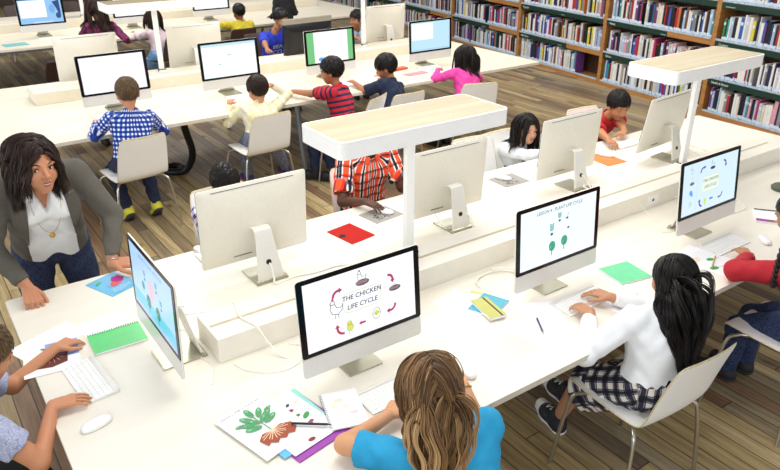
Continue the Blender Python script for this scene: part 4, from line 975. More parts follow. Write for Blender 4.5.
def person(label,pel,yaw,H=1.33,**o):
    """pel: pelvis centre (world); yaw 0 faces +Y. Everything is laid out in world space, then parented at the base."""
    g=o.get; adult=g('adult',False); h=g('h',.006)
    fw=V3(-math.sin(yaw),math.cos(yaw),0); rt=V3(math.cos(yaw),math.sin(yaw),0); up=V3(0,0,1)
    base=thing('person',label,'person',(pel[0],pel[1],0),yaw); O=T_(pel[0],pel[1],0)@Rz(yaw)
    pel=np.array(pel,float); lean=g('lean',.35); side=g('side',0.); tw=g('twist',0.)
    sp=nrm(up*math.cos(lean)+fw*math.sin(lean)+rt*side); TL=H*.285
    sp1=nrm(up*math.cos(lean*.6)+fw*math.sin(lean*.6)+rt*side*.6)
    mid=pel+sp1*TL*.45; nb=mid+nrm(sp*1.0+(sp-sp1)*.8)*TL*.57
    if 'neck' in o: nb=np.array(o['neck'],float); mid=(pel+nb)/2-fw*.02; 
    axis=nrm(nb-mid)
    srt=nrm(rt*math.cos(tw)+fw*math.sin(tw)); srt=nrm(srt-axis*(srt@axis)); sf=np.cross(axis,srt)   # chest forward
    sw=H*(.112 if adult else .105)*g('sw',1)
    sh={s:nb-axis*H*.028+srt*s*sw for s in (-1,1)}
    hip={s:pel+rt*s*H*.052 for s in (-1,1)}
    hd=nrm(g('look',fw+V3(0,0,-.4))); hs=(1.0 if adult else .90)*g('hs',1)
    hc=np.array(g('head',nb+axis*H*.055+up*.055*H+fw*.02),float)
    hz=nrm(g('hup',up)-hd*(np.array(g('hup',up))@hd)); hx=np.cross(hd,hz); HR=np.stack([hx,hd,hz],1)   # local->world
    # limbs
    UA,FA=H*.172,H*.150; TH,SK=H*.240,H*.235
    el={};wr={}
    for s,nm_ in ((-1,'L'),(1,'R')):
        tgt=np.array(g('hand'+nm_,sh[s]-up*H*.3+fw*.1),float)
        pole=np.array(g('elbow'+nm_,sh[s]+rt*s*.25-up*.4-fw*.05),float)
        el[s],wr[s]=ik(sh[s],tgt,UA,FA,pole)
    kn={};an={}
    for s,nm_ in ((-1,'L'),(1,'R')):
        a=np.array(g('foot'+nm_,hip[s]+fw*H*.24-up*(pel[2]-.07)),float); kn[s],an[s]=ik(hip[s],a,TH,SK,np.array(g('knee'+nm_,hip[s]+fw*.5+up*.15),float))
    R=lambda v:v*H*g('fat',1.0)
    def torso(p,e=0,k=.035):
        w=R(.036); ch=nb-axis*H*.085
        ds=[cone(p,sh[-1]-axis*H*.01+srt*H*.018,sh[1]-axis*H*.01-srt*H*.018,R(.034)+e,R(.034)+e)]
        for s in (-1,1):
            ds.append(cone(p,ch+srt*s*R(.046)+sf*.004,mid+srt*s*R(.036),R(.062)+e,R(.056)+e))
            ds.append(cone(p,mid+srt*s*R(.036),pel+rt*s*R(.040),R(.056)+e,R(.062)+e))
        if g('bust'): ds+=[ellip(p,ch+sf*R(.045)+srt*s*R(.040)-axis*.01,(R(.038)+e,)*3) for s in (-1,1)]
        ds.append(cone(p,nb-axis*H*.05,nb+axis*H*.012-sf*.006,R(.040)+e,R(.030)+e))
        return union(ds,k)
    def neck(p,e=0): return cone(p,nb-axis*H*.02-sf*.004,hc-hz*.055*hs-hd*.012*hs,H*.030+e,H*.028+e)
    def arm(p,s,e=0,full=True,up_=1.0):
        a=cone(p,sh[s],el[s],R(.031)+e,R(.0245)+e)
        if full: a=smin(a,cone(p,el[s],wr[s],R(.0245)+e,H*.0155+e*.7),.012)
        return a
    def leg(p,s,e=0,upto=1.0):
        a=cone(p,hip[s],kn[s],R(.054)+e,R(.036)+e)
        return smin(a,cone(p,kn[s],an[s],R(.036)+e,R(.022)+e*.8),.02)
    wig=g('wig',.0022)
    def fold(p,f=1.0):
        q=(p-pel)/H*1.33; return wig*f*(np.sin(q@V3(61,23,47)+2*np.sin(q@V3(19,-31,13)))+.7*np.sin(q@V3(-35,71,52)+1.5*np.sin(q@V3(23,17,-29))))
    allp=[pel,nb,mid]+list(sh.values())+list(el.values())+list(wr.values())+list(hip.values())+list(kn.values())+list(an.values())
    lo=np.min(allp,0)-.16; hi=np.max(allp,0)+.16; 
    # skin body (trunk, arms, legs), fine hands and fine head joined in one mesh
    sleeve=g('sleeve','short')
    def bodyf(p):
        d=union([torso(p,-.006),neck(p)],.02)
        for s in (-1,1): d=smin(d,arm(p,s,-.003 if sleeve=='long' else 0),.015); d=smin(d,leg(p,s,-.004),.02)
        return d
    parts=[]
    V,F=mesh_sdf(bodyf,lo,hi,h); parts.append((V,F,0))
    hl=H*.105
    for s,nm_ in ((-1,'L'),(1,'R')):
        fa=nrm(wr[s]-el[s]); hdn=nrm(g('hd'+nm_,fa*V3(1,1,.2))); hn=nrm(g('hn'+nm_,up))
        pr=hand_prims(wr[s],hdn,hn,-s if True else s,hl*1.0,g('curl'+nm_,.35),thumb=1)
        def hf(p,pr=pr,s=s):
            r=None
            for i,(a,b,r1,r2) in enumerate(pr):
                c=cone(p,a,b,r1,r2); r=c if r is None else smin(r,c,.006 if (i%4==0 and i<16) else .0035)
            return smin(r,cone(p,wr[s]-fa*.03,wr[s]+hdn*.006,H*.0150,H*.0145),.008)
        P=np.array([q for a,b,_,_ in pr for q in (a,b)]+[wr[s]-fa*.03]); V,F=mesh_sdf(hf,P.min(0)-.03,P.max(0)+.03,g('hh',.0026)); parts.append((V,F,0))
    def hf(p):
        q=(p-hc)@HR/hs; d=face_sdf(q,adult)*hs; return smin(d,cone(p,hc-hz*.05*hs-hd*.012*hs,nb+(hc-nb)*.35,H*.029,H*.029),.012)
    if g('headon',True):
        V,F=mesh_sdf(hf,hc-.16*hs,hc+.15*hs,g('fh',.0035)); parts.append((V,F,0))
    npobj('body',parts,skinmat(g('skin','c98f6f')),base,orgn=O)
    def loc(v): return tuple(np.array(O.inverted())[:3,:3]@np.array(v)+np.array(O.inverted())[:3,3])
    def hloc(x,y,z): return hc+HR@(V3(x,y,z)*hs)
    HT=O.inverted()@Matrix([[HR[0,0]*hs,HR[0,1]*hs,HR[0,2]*hs,hc[0]],[HR[1,0]*hs,HR[1,1]*hs,HR[1,2]*hs,hc[1]],[HR[2,0]*hs,HR[2,1]*hs,HR[2,2]*hs,hc[2]],[0,0,0,1]])
    if g('face',True):
        gz=g('gaze',0.)
        for s in (-1,1):
            b=B(); b.ball((s*.030,.0712,.003),(.0105,.0105,.0072),8); b.ball((s*.030+gz,.0784,.0025),(.0050,.0040,.0055),8,1); eo=obj('eye',b,[mat('eye_white','ded8d2',.25,noise=.01),mat('dark_iris','1c120c',.15,noise=.1)],base,True,T=HT)
            b=B(); b.tube([(s*.015,.086,.021),(s*.024,.0865,.0255),(s*.034,.083,.0265),(s*.046,.074,.0215)],[.0016,.0026,.0024,.001],6); obj('eyebrow',b,mat('brow_'+g('hairc','black'),HM[g('hairc','black')][0] if isinstance(g('hairc','black'),str) else '1c1410',.8,noise=.1),base,True,T=HT)
            b=B(); b.tube([(s*.019,.0800,.0055),(s*.025,.0832,.0105),(s*.034,.0822,.0108),(s*.0425,.0745,.006)],[.0008,.0014,.0014,.0008],5); obj('eyelashes',b,mat('lash_dark','17100d',.8,noise=.1),base,True,T=HT)
        b=B(); lw=g('smile',0)
        b.tube([(-.021,.0800,-.0530+lw),(-.010,.0880,-.0510),(0,.0893,-.0522),(.010,.0880,-.0510),(.021,.0800,-.0530+lw)],[.0012,.0030,.0028,.0030,.0012],8)
        b.tube([(-.019,.0790,-.0550+lw*.8),(-.009,.0868,-.0600-lw*.3),(0,.0880,-.0612-lw*.3),(.009,.0868,-.0600-lw*.3),(.019,.0790,-.0550+lw*.8)],[.0012,.0032,.0036,.0032,.0012],8)
        obj('lips',b,mat('lips_'+g('lip','a9605a'),g('lip','a9605a'),.4,noise=.05),base,True,T=HT)
        if lw: b=B(); b.ball((0,.0845,-.0562),(.0135,.004,.0034),8); obj('teeth',b,mat('teeth','efe9df',.3,noise=.01),base,True,T=HT)
    def around(p,a,b,front,r):
        ax=nrm(b-a); f=nrm(front-ax*(front@ax)); x=np.cross(ax,f); q=p-a; return np.stack([np.arctan2(q@x,np.abs(q@f)+1e-6)*r,np.zeros(len(p)),q@ax],1)
    def pat_shirt(p):
        o_=around(p,pel,nb,sf,R(.105)); dt=torso(p,.0)
        for s in (-1,1):
            for a,b in ((sh[s],el[s]),(el[s],wr[s])):
                d=cone(p,a,b,R(.031),R(.0245)); m=d<dt-.004; q=around(p,a,b,sf,R(.040)); o_[m]=q[m]
        return o_
    def pat_leg(p):
        o_=around(p,pel-up*.1,pel+up*.1,fw,R(.11)); dt=cone(p,pel-rt*R(.03),pel+rt*R(.03),R(.068),R(.068))
        for s in (-1,1):
            d=cone(p,hip[s],kn[s],R(.054),R(.05)); m=d<dt-.002; q=around(p,hip[s],kn[s],up,R(.072)); o_[m]=q[m]
        return o_
    # shirt
    sl=g('slen',.55); ne=g('neckhole',.010); hem=g('hem',-.02)
    def shirtf(p,e=.011,jacket=False):
        f=fold(p)
        d=torso(p,e)
        if jacket: pass
        for s in (-1,1):
            if sleeve=='long': a=arm(p,s,e*.9); cut=((p-wr[s])@nrm(wr[s]-el[s]))+H*g('cuff',.012)
            elif sleeve=='none': continue
            else:
                a=cone(p,sh[s],el[s],R(.033)+e,R(.032)+e+.004); ax=nrm(el[s]-sh[s]); cut=(p-sh[s])@ax-UA*sl
            # only cut inside the arm's own surroundings
            a=smax(a,cut,.003); d=smin(d,a,.018)
        d=d+f
        d=smax(d,-cone(p,nb-axis*.012,nb+axis*.14+hd*0,H*.030+ne,H*.034+ne),.004)
        d=smax(d,((pel-p)@sp1)+hem,.004)
        if g('vneck'):
            q0=nb+sf*R(.10); vd=g('vneck'); w_=np.abs((p-nb)@srt); dn=(nb-p)@axis; fr=(p-nb)@sf
            d=smax(d,-np.maximum(np.maximum(w_-(.05*(1-dn/vd)),dn-vd),-fr+.0),.004)
        return d
    sm=g('shirt')
    if sm:
        V,F=mesh_sdf(lambda p:shirtf(p,g('ease',.011)),lo-.02,hi+.02,h); npobj(g('shirtname','shirt'),[(V,F,0)],sm,base,orgn=O,pat=pat_shirt)
    if g('jacket'):
        def jf(p):
            e=.020; d=torso(p,e)
            for s in (-1,1): a=arm(p,s,.012); a=smax(a,((p-wr[s])@nrm(wr[s]-el[s]))+.035,.003); d=smin(d,a,.02)
            d=d+fold(p,1.1)
            d=smax(d,-cone(p,nb-axis*.03,nb+axis*.14,H*.045,H*.05),.006)
            w_=(p-nb)@srt; dn=(nb-p)@axis; fr=(p-nb)@sf
            open_=.072+.030*np.clip(dn/.4,0,1)
            d=smax(d,-np.maximum(np.abs(w_)-open_,-fr-.02),.008)
            return smax(d,((pel-p)@sp1)-.03,.004)
        V,F=mesh_sdf(jf,lo-.05,hi+.05,h); npobj('jacket',[(V,F,0)],g('jacket'),base,orgn=O)
        def lapel(s):
            b=B(); pts=[]
            for k in range(9):
                t=k/8; c=nb-axis*(.02+.34*t)+srt*s*(.078+.026*t)+sf*(R(.062)+.040+.012*math.sin(t*PI)); w=.055*math.sin(PI*min(1,.25+t*.8))+.006; out=srt*s*w-sf*.020
                pts.append([loc(c),loc(c+out*.5+sf*.006),loc(c+out),loc(c+out-sf*.006),loc(c-sf*.006)])
            b.loft(pts); obj('lapel',b,g('jacket'),base,True,auto=50)
        lapel(-1); lapel(1)
    if g('collar') :
        b=B(); P=[]
        for k in range(25):
            a=-PI/2+.35+(2*PI-.7)*k/24+PI; c=nb+axis*.006+srt*math.sin(a-PI/2+PI)*0
            dirv=srt*math.cos(a+PI/2+PI/2-PI/2)+sf*math.sin(a)
            dirv=srt*math.cos(a)+sf*math.sin(a)*1.0
            inn=nb+dirv*(H*.030+.014)+axis*.020; outp=nb+dirv*(H*.030+.042)-axis*.016; mid_=nb+dirv*(H*.030+.020)+axis*.016
            P.append([loc(inn),loc(mid_),loc(outp),loc(outp-axis*.004),loc(inn-axis*.02)])
        b.loft(P); obj('collar',b,sm,base,True,auto=60)
    bm=g('bottom')
    if bm:
        kind=g('bkind','trousers')
        def bf(p):
            e=.010; d=union([cone(p,pel-rt*R(.03),pel+rt*R(.03),R(.068)+e,R(.068)+e),cone(p,pel+sp1*.04,pel+sp1*.10,R(.058)+e,R(.056)+e)],.03)
            for s in (-1,1):
                if kind=='trousers': a=leg(p,s,e+.004); a=smax(a,((p-an[s])@nrm(an[s]-kn[s]))+.01,.003)
                else:
                    a=cone(p,hip[s]-up*(.0 if kind!='skirt' else .012),kn[s]-up*(0 if kind!='skirt' else .022),R(.058)+e,R(.056)+e+(.024 if kind=='skirt' else 0)); a=smax(a,((p-hip[s])@nrm(kn[s]-hip[s]))-TH*g('blen',.72),.003)
                d=smin(d,a,.05 if kind=='skirt' else .02)
            d=d+fold(p,1.2)
            if kind=='skirt':
                ml=(kn[-1]+kn[1])/2; d=d+.003*np.sin(((p-pel)@rt)*160)
            return smax(d,(p-pel)@sp1-.085,.004)
        V,F=mesh_sdf(bf,lo-.02,hi+.02,h*1.0); npobj(kind,[(V,F,0)],bm,base,orgn=O,pat=pat_leg)
    sc=g('shoe')
    if sc:
        for s,nm_ in ((-1,'L'),(1,'R')):
            td=nrm(g('toe'+nm_,fw)); pit=g('pitch',0.0); fd=nrm(td*math.cos(pit)-up*math.sin(pit)); fu=nrm(up-fd*(up@fd)); fs=np.cross(fd,fu)
            A=an[s]; FL=H*.15; heel=A-fu*H*.030-fd*.02; 
            def sf_(p):
                a=cone(p,A-fu*.015,A+fu*.02,H*.031,H*.029); b_=cone(p,heel+fd*.0,heel+fd*FL*.55,H*.024,H*.028); c=cone(p,heel+fd*FL*.5,heel+fd*FL*.86,H*.028,H*.021)
                d=union([a,b_,c],.025); q=(p-heel)@fu; return smax(d,-q-H*.014,.003)
            def sole(p):
                q=(p-heel)@fu; a=union([cone(p-0,heel,heel+fd*FL*.55,H*.028,H*.033),cone(p,heel+fd*FL*.5,heel+fd*FL*.86,H*.033,H*.027)],.02)
                return np.maximum(np.maximum(a,q+H*.008),-q-H*.024)
            P=np.array([heel,heel+fd*FL,A]); V,F=mesh_sdf(sf_,P.min(0)-.07,P.max(0)+.07,h*.8); so=npobj('shoe',[(V,F,0)],mat('shoe_'+sc[0],sc[0],.6,noise=.08),base,orgn=O)
            V,F=mesh_sdf(sole,P.min(0)-.07,P.max(0)+.07,h*.6); npobj('sole',[(V,F,0)],mat('sole_'+sc[1],sc[1],.6,noise=.04),so,orgn=O)
            if g('laces'):
                b=B(); capc=heel+fd*FL*.80
                for k in range(6):
                    c=heel+fd*FL*(.30+.085*k)+fu*(H*.042-H*.0045*k); b.tube([loc(c-fs*.017+fd*.006*(-1)**k),loc(c+fu*.006),loc(c+fs*.017-fd*.006*(-1)**k)],.0026,6)
                obj('laces',b,M_wp,so,True)
                b=B(); V,F=mesh_sdf(lambda p:np.maximum(ellip(p,capc-fu*.002,(FL*.21,)*3)*1.0,np.minimum(1,sf_(p)-.003)),P.min(0)-.07,P.max(0)+.07,h*.6); npobj('toe_cap',[(V,F,0)],M_wp,so,orgn=O)
    # hair
    hk=g('hair','short'); hcname=g('hairc','black'); hm=hairmat('hair_'+hcname,*HM[hcname],rough=g('hrough',.38))
    thick=g('hthick',.014)
    def keep(q):  # >0 where hair grows
        y0,z0,y1,z1=g('hline',(.078,.052,-.075,-.070)); return q[:,2]-(z0+(y0-q[:,1])*((z1-z0)/(y0-y1)))
    def capf(p):
        q=(p-hc)@HR/hs
        d=ellip(q,V3(0,-.014,.032),(.0745+thick*.85,.093+thick*.8,.083+thick))
        w=(np.sin(q@V3(210,60,90)+2*np.sin(q@V3(70,-90,40)))+np.sin(q@V3(-150,170,80)))*g('hbump',.0012)
        d=d+w
        d=smax(d,-keep(q),.006)
        # round the ear
        for s in (-1,1): d=smax(d,-ellip(q,V3(s*.085,.012,-.016),(.024,.030,.026)),.004)
        d=smax(d,-(ellip(q,V3(0,-.012,.030),(.066,.085,.075))),.002)
        return d*hs
    if hk:
        V,F=mesh_sdf(capf,hc-.17*hs,hc+.16*hs,max(.0035,h*.6)); ql=(V-hc)@HR/hs
        av=np.clip(.18+.10*np.sin(np.arctan2(ql[:,0],ql[:,1]+.02)*37)+.06*np.sin(ql@V3(300,100,50)),0,1)
        hparts=[(V,F,0)]; attr=[av]
        # locks: a few hundred guides, each a tuft of fine strands
        nl,length,wave,rad,ch=g('locks',(260,.022,.0,.0012,5))
        if nl:
            n0=nl*8; u=RNG.normal(size=(n0,3)); u/=np.linalg.norm(u,axis=1)[:,None]
            E3=V3(.0745+thick*.8,.093+thick*.75,.083+thick*.95); C3=V3(0,-.014,.032)
            root=C3+u*E3; root=root[keep(root)>.002]
            ok=~((np.abs(root[:,0])>.055)&(np.abs(root[:,1]-.012)<.03)&(root[:,2]<.01)); root=root[ok][:nl]; n=len(root)
            part=g('part',.0); long_=length>.1
            nr=(root-C3)/E3**2; nr/=np.linalg.norm(nr,axis=1)[:,None]
            if not long_:
                cr=V3(.01,-.055,.12); flow=root-cr; flow=flow/(np.linalg.norm(flow,axis=1)[:,None]+.01)+V3(.15,0,-.15)
            else: flow=np.stack([np.sign(root[:,0]-part)*(.9-.3*np.clip(np.abs(root[:,0]-part)/.08,0,1)),np.full(n,g('fback',-.55)),-np.ones(n)*.55],1)
            flow=flow-nr*(flow*nr).sum(1)[:,None]; flow/=np.linalg.norm(flow,axis=1)[:,None]+1e-9
            P=hc+(root*hs)@HR.T; dv=flow@HR.T; nrw=nr@HR.T
            ln=length*RNG.uniform(.80,1.05,n)*hs; steps=g('steps',4 if not long_ else 22); ds=ln/steps
            lay=RNG.uniform(.0,g('layer',.012),n); ph=np.arctan2(root[:,0],root[:,1]+.02)*7+root[:,2]*30+RNG.uniform(0,1.6,n)
            def coll(p):
                q=(p-hc)@HR/hs; d=ellip(q,C3,E3)*hs
                if not long_: return d
                d=np.minimum(d,ellip(q,V3(0,.022,-.030),(.062,.066,.075))*hs)
                d=np.minimum(d,ellip(q,V3(0,.105,-.030),(.064,.080,.098))*hs)
                d=np.minimum(d,torso(p,.012+(.022 if g('jacket') else 0))); d=np.minimum(d,neck(p,.004)); return np.minimum(d,np.minimum(cone(p,sh[-1],el[-1],R(.034)+.014,R(.03)+.014),cone(p,sh[1],el[1],R(.034)+.014,R(.03)+.014)))
            path=[P.copy()]; grav=V3(0,0,-1); gb=g('gblend',.22)
            for st in range(steps):
                if long_:
                    dv=dv*(1-gb)+grav*gb; qx=((P-hc)@HR[:,0])[:,None]; dv=dv-HR[:,0][None,:]*qx*g('gather',0.)*min(1,st/4)
                dv=nrm_rows(dv); P=P+dv*ds[:,None]
                marg=(.002+lay*min(1,.25+st/8)) if long_ else lay*.25
                for it in range(2):
                    d=coll(P); eps=.002; G=np.stack([coll(P+e)-d for e in np.eye(3)*eps],1)/eps; G=nrm_rows(G)
                    P=P+G*(np.maximum(marg-d,0) if long_ else (marg-d))[:,None]
                dv=nrm_rows(P-path[-1]); path.append(P.copy())
            path=np.stack(path,1); t=np.linspace(0,1,steps+1)[None,:]
            if long_:
                lq=(path-hc)@HR/hs; bad=((np.abs(lq[...,0])<.048)&(lq[...,1]>.055)&(lq[...,2]<.035)).any(1)
                if g('backview'): bad|=((lq[...,1]>.07)&(lq[...,2]<.07)).any(1)|((np.abs(lq[...,0])>.118)&(lq[...,2]>-.16)).any(1)
                kp=~bad; path=path[kp]; nrw=nrw[kp]; ph=ph[kp]; n=len(path)
            out=nrm_rows(path-np.array(hc)[None,None,:]*V3(1,1,0)-V3(0,0,1)*path[...,2:3]); sx=nrm_rows(np.cross(out,V3(0,0,1)))
            if wave:
                wv=wave*np.sin(ph[:,None]+t*g('wfreq',14))*np.clip(t*2.2-.3,0,1); w2=wave*.5*(1+np.cos(ph[:,None]+t*g('wfreq',14)))*np.clip(t*2-.3,0,1)
                path=path+sx*wv[...,None]+out*w2[...,None]
            # tufts
            sp_=g('tuft',.0105 if long_ else .006)
            o2=RNG.normal(size=(n,ch,3))*sp_*.6; o2-=nrw[:,None,:]*(o2*nrw[:,None,:]).sum(2)[...,None]*.8
            tt=t[0][None,None,:,None]; shape_=(1-.55*np.clip(tt*1.0,0,1)) if long_ else 1.0
            path=(path[:,None,:,:]+o2[:,:,None,:]*shape_*(np.ones_like(tt)))
            if long_: path=path+RNG.normal(size=(n,ch,1,3))*.003*tt
            cut=RNG.uniform(.82,1.0,(n,ch)); 
            path=path.reshape(n*ch,steps+1,3); N2=n*ch
            r=rad*RNG.uniform(.75,1.25,N2)[:,None]*np.clip((1.02-t)*g('taper',3.2),.15,1)
            ns=4; nrw2=np.repeat(nrw,ch,0)
            tang=np.gradient(path,axis=1); tang=nrm_rows(tang)
            a=nrm_rows(np.cross(tang,nrw2[:,None,:]+V3(.01,.02,.03))); b2=np.cross(tang,a)
            an_=2*PI*np.arange(ns)/ns
            ring=path[:,:,None,:]+r[:,:,None,None]*(a[:,:,None,:]*np.cos(an_)[None,None,:,None]*g('flat',1.6)+b2[:,:,None,:]*np.sin(an_)[None,None,:,None])
            VV=ring.reshape(-1,3); S1=steps+1; idx=np.arange(N2)[:,None,None]*S1*ns+np.arange(steps)[None,:,None]*ns; j=np.arange(ns)[None,None,:]; j2=(j+1)%ns
            FF=np.stack([idx+j,idx+j2,idx+ns+j2,idx+ns+j],-1).reshape(-1,4)
            hparts.append((VV,FF,0)); lv=np.repeat(np.clip(RNG.normal(.45,.20,n),0,1),ch)+RNG.normal(0,.10,N2); tip=g('tip',.0)
            attr.append(np.repeat(np.clip(lv[:,None]+tip*(t-.4),0,1)[:,:,None],ns,2).reshape(-1))
        npobj('hair',hparts,hm,base,attr=np.concatenate(attr),orgn=O)
    P=dict(base=base,O=O,loc=loc,nb=nb,axis=axis,sf=sf,srt=srt,hc=hc,HR=HR,hs=hs,sh=sh,el=el,wr=wr,hd=hd,hip=hip,kn=kn,an=an,H=H,R=R,mid=mid,pel=pel)
    return P
def nrm_rows(a): return a/(np.linalg.norm(a,axis=-1,keepdims=True)+1e-9)
def braid(P,pts,r,hm):
    b=B(); pts=smoothpath(pts,10); n=len(pts); col=[]
    for k in range(3):
        q=[]
        for i,p in enumerate(pts):
            a=i*.62+k*2*PI/3; d=Vector(pts[min(i+1,n-1)])-Vector(pts[max(i-1,0)]); d.normalize(); x=d.orthogonal().normalized() if abs(d.z)<.2 else Vector((1,0,0)); y=d.cross(x); x=y.cross(d)
            q.append(P['loc'](np.array(Vector(p)+x*math.cos(a)*r*.75+y*math.sin(2*a)*r*.4)))
        b.tube(q,[r*.72*(1-.45*i/n) for i in range(n)],8)
    return obj('braid',b,hm,P['base'],True)
# ------------------------------------------------------------------ the people
c_den=patt('dark_denim','print',['1a2238','222d49','2a3757'],.01)
c_blk=mat('black_cloth','15161a',.9,noise=.2,nscale=60)
c_jacket=mat('grey_taupe_wool','5c5850',.9,noise=.12,nscale=180,bump=.3,bscale=400)
c_white=mat('white_cotton','f0f1f2',.85,noise=.02,nscale=60)
# woman
w=person('woman in a grey blazer and white blouse leaning on the near table',(.44,3.60,.80),PI,1.66,adult=True,h=.0065,sw=.86,fat=.93,
  neck=(.405,3.305,1.265),head=(.380,3.125,1.360),hs=1.06,look=(.32,-1,.0),hup=(.06,-.1,1),
  handR=(.255,3.175,.795),handL=(.632,3.205,.795),elbowR=(.10,3.45,1.0),elbowL=(.80,3.45,1.0),hdR=(.05,-1,-.55),hdL=(.95,-.35,-.12),hnR=(.1,-.4,1),hnL=(0,-.2,1),curlR=1.05,curlL=.30,
  footL=(.58,3.80,.09),footR=(.30,3.78,.09),kneeL=(.58,3.4,.5),kneeR=(.30,3.4,.5),
  sleeve='none',shirt=c_white,shirtname='blouse',vneck=.15,neckhole=.022,ease=.019,hem=-.05,bust=True,jacket=c_jacket,bottom=c_den,shoe=('17171a','17171a'),
  skin='c08462',lip='a24f4c',smile=.004,hair='long',hairc='darkbrown',locks=(420,.185,.006,.0012,12),part=-.012,fback=-.55,layer=.012,gblend=.26,wfreq=13,hthick=.009,hline=(.074,.058,-.075,-.09),gaze=.003,hrough=.42)
P=w
b=B(); pts=[]
for k in range(15):
    t=k/14; a=PI*t; pts.append(P['loc'](P['nb']+P['srt']*.062*math.cos(a)-P['axis']*(.005+.27*math.sin(a)**1.0)+P['sf']*(P['R'](.068)+.028+.012*math.sin(a))))
b.tube(pts,.0012,5); e=pts[7]; b.cyl((e[0],e[1]),.0,0,0,3) if False else None
b.ball((e[0],e[1],e[2]-.014),(.013,.004,.015),8)
obj('necklace',b,mat('gold','c7a050',.3,1,noise=.05),P['base'],True)
b=B(); P2=P['wr'][-1]; a=nrm(P['el'][-1]-P2); x=nrm(np.cross(a,V3(0,1,0))); y=np.cross(a,x)
b.tube([P['loc'](P2+a*.014+(x*math.cos(t)+y*math.sin(t))*.029) for t in [2*PI*k/16 for k in range(17)]],.0028,6); obj('bracelet',b,mat('silver_bracelet','c4c8cc',.25,1,noise=.03),P['base'],True)
# boy at the left end
person('boy with short brown hair typing at the left end of the table',(-.21,2.33,.545),-PI/2,1.34,lean=.5,h=.005,neck=(-.035,2.335,.885),head=(.012,2.335,1.012),look=(1,.12,-.50),
  handR=(.168,2.285,.768),elbowR=(.02,2.10,.70),handL=(.255,2.655,.765),elbowL=(.02,2.60,.60),hdR=(1,-.03,-.08),hdL=(1,.45,-.12),curlR=.30,curlL=.55,
  footL=(.15,2.45,.07),footR=(.12,2.2,.07),shirt=patt('grey_lilac_print','print',['8d93b8','b9bbcb','9fa5c4'],.012),slen=.62,bottom=c_blk,bkind='trousers',shoe=('303238','d8d8d8'),
  skin='c78a66',hair='short',hairc='shortbrown',locks=(1500,.020,.0,.0009,3),hthick=.012)
# girl in the blue top
t=person('girl with long wavy light brown hair in a bright blue top, seen from behind',(1.15,1.205,.545),-.25,1.34,lean=.30,h=.005,neck=(1.115,1.295,.885),head=(1.078,1.330,1.042),look=(.42,1,-.45),hs=.98,backview=True,
  handL=(1.085,1.555,.780),elbowL=(.40,1.62,.76),handR=(1.40,1.53,.78),elbowR=(1.36,1.15,.40),hdL=(.9,.4,0),hdR=(.3,1,-.1),curlL=.6,
  shirt=mat('bright_blue_cotton','2499c8',.85,noise=.06,nscale=30),slen=.72,bottom=mat('grey_blue_denim','5c6a94',.9,noise=.1,nscale=60),footL=(1.05,1.6,.07),footR=(1.22,1.58,.07),shoe=('30405a','d8d8d8'),
  skin='d29a72',hair='long',hairc='blond',locks=(420,.36,.007,.0014,14),part=.0,fback=-1.15,gather=.9,layer=.016,gblend=.20,wfreq=15,hthick=.007,tip=.5,hline=(.062,.045,-.075,-.085),headon=True)
b=B(); P2=t['wr'][1]; a=nrm(t['el'][1]-P2); x=nrm(np.cross(a,V3(0,1,0))); y=np.cross(a,x)
b.tube([t['loc'](P2+a*.01+(x*math.cos(q)+y*math.sin(q))*.023) for q in [2*PI*k/16 for k in range(17)]],.004,6); obj('wristband',b,mat('tan_wristband','b79a5c',.6,noise=.1),t['base'],True)
# girl in the plaid skirt
px=[(0,'f2eee6'),(.36,'43435c'),(.44,'9a98a4'),(.50,'2c2c44'),(.80,'9a98a4'),(.86,'43435c'),(.92,'f2eee6')]
c_skirt=patt('navy_cream_plaid','gingham',{'x':px,'z':px},.062)
person('girl with very long black hair in a white top and plaid skirt, typing',(2.275,1.325,.550),-.28,1.40,lean=.38,h=.005,neck=(2.315,1.365,.880),head=(2.375,1.400,.965),look=(.55,1,-.42),backview=True,
  handL=(2.165,1.600,.775),elbowL=(1.95,1.36,.70),handR=(2.345,1.640,.778),elbowR=(2.53,1.45,.72),hdL=(.22,1,-.05),hdR=(-.3,1,-.05),curlL=.4,curlR=.4,sleeve='long',shirt=c_white,ease=.014,hem=.0,
  bottom=c_skirt,bkind='skirt',blen=.92,footL=(2.24,1.76,.075),footR=(2.37,1.90,.075),kneeL=(2.17,1.72,.6),kneeR=(2.33,1.78,.6),toeL=(.35,1,0),toeR=(.25,1,0),shoe=('20222a','efefef'),laces=True,
  skin='c08a68',hs=.96,hair='long',hairc='black',locks=(460,.50,.006,.0014,14),part=.0,fback=-1.15,gather=1.2,layer=.012,gblend=.20,wfreq=15,hthick=.008,hline=(.062,.045,-.075,-.085),tip=.35,hrough=.34)
# girl in red
r_=person('girl in a red sweater and blue jeans with dark braids, cut by the right edge',(3.27,1.19,.545),.12,1.38,lean=.28,h=.006,neck=(3.17,1.27,.93),head=(3.18,1.33,1.075),look=(.1,1,-.5),
  handL=(3.20,1.50,.785),elbowL=(2.50,1.48,.76),handR=(3.62,1.45,.775),elbowR=(3.5,1.3,.72),hdL=(.5,.8,0),sleeve='long',shirt=mat('red_knit','b01f2c',.9,noise=.1,nscale=120,bump=.4,bscale=300),ease=.016,hem=.08,
  bottom=patt('blue_denim','print',['18223c','202e50','2b3c64'],.012),footL=(3.30,1.52,.075),footR=(3.44,1.50,.075),kneeL=(3.15,1.8,.6),kneeR=(3.3,1.8,.6),shoe=('202024','303034'),skin='b57d5c',hair='short',hairc='black',locks=(0,0,0,0,0),hthick=.012)
hmk=hairmat('hair_braid','191210','2a201a','3d2e24')
braid(r_,[(3.105,1.300,1.03),(3.045,1.285,.985),(3.005,1.275,.92),(2.985,1.265,.85),(2.98,1.262,.80)],.017,hmk)
braid(r_,[(3.13,1.23,1.02),(3.09,1.19,.98),(3.06,1.175,.90),(3.05,1.170,.80)],.017,hmk)
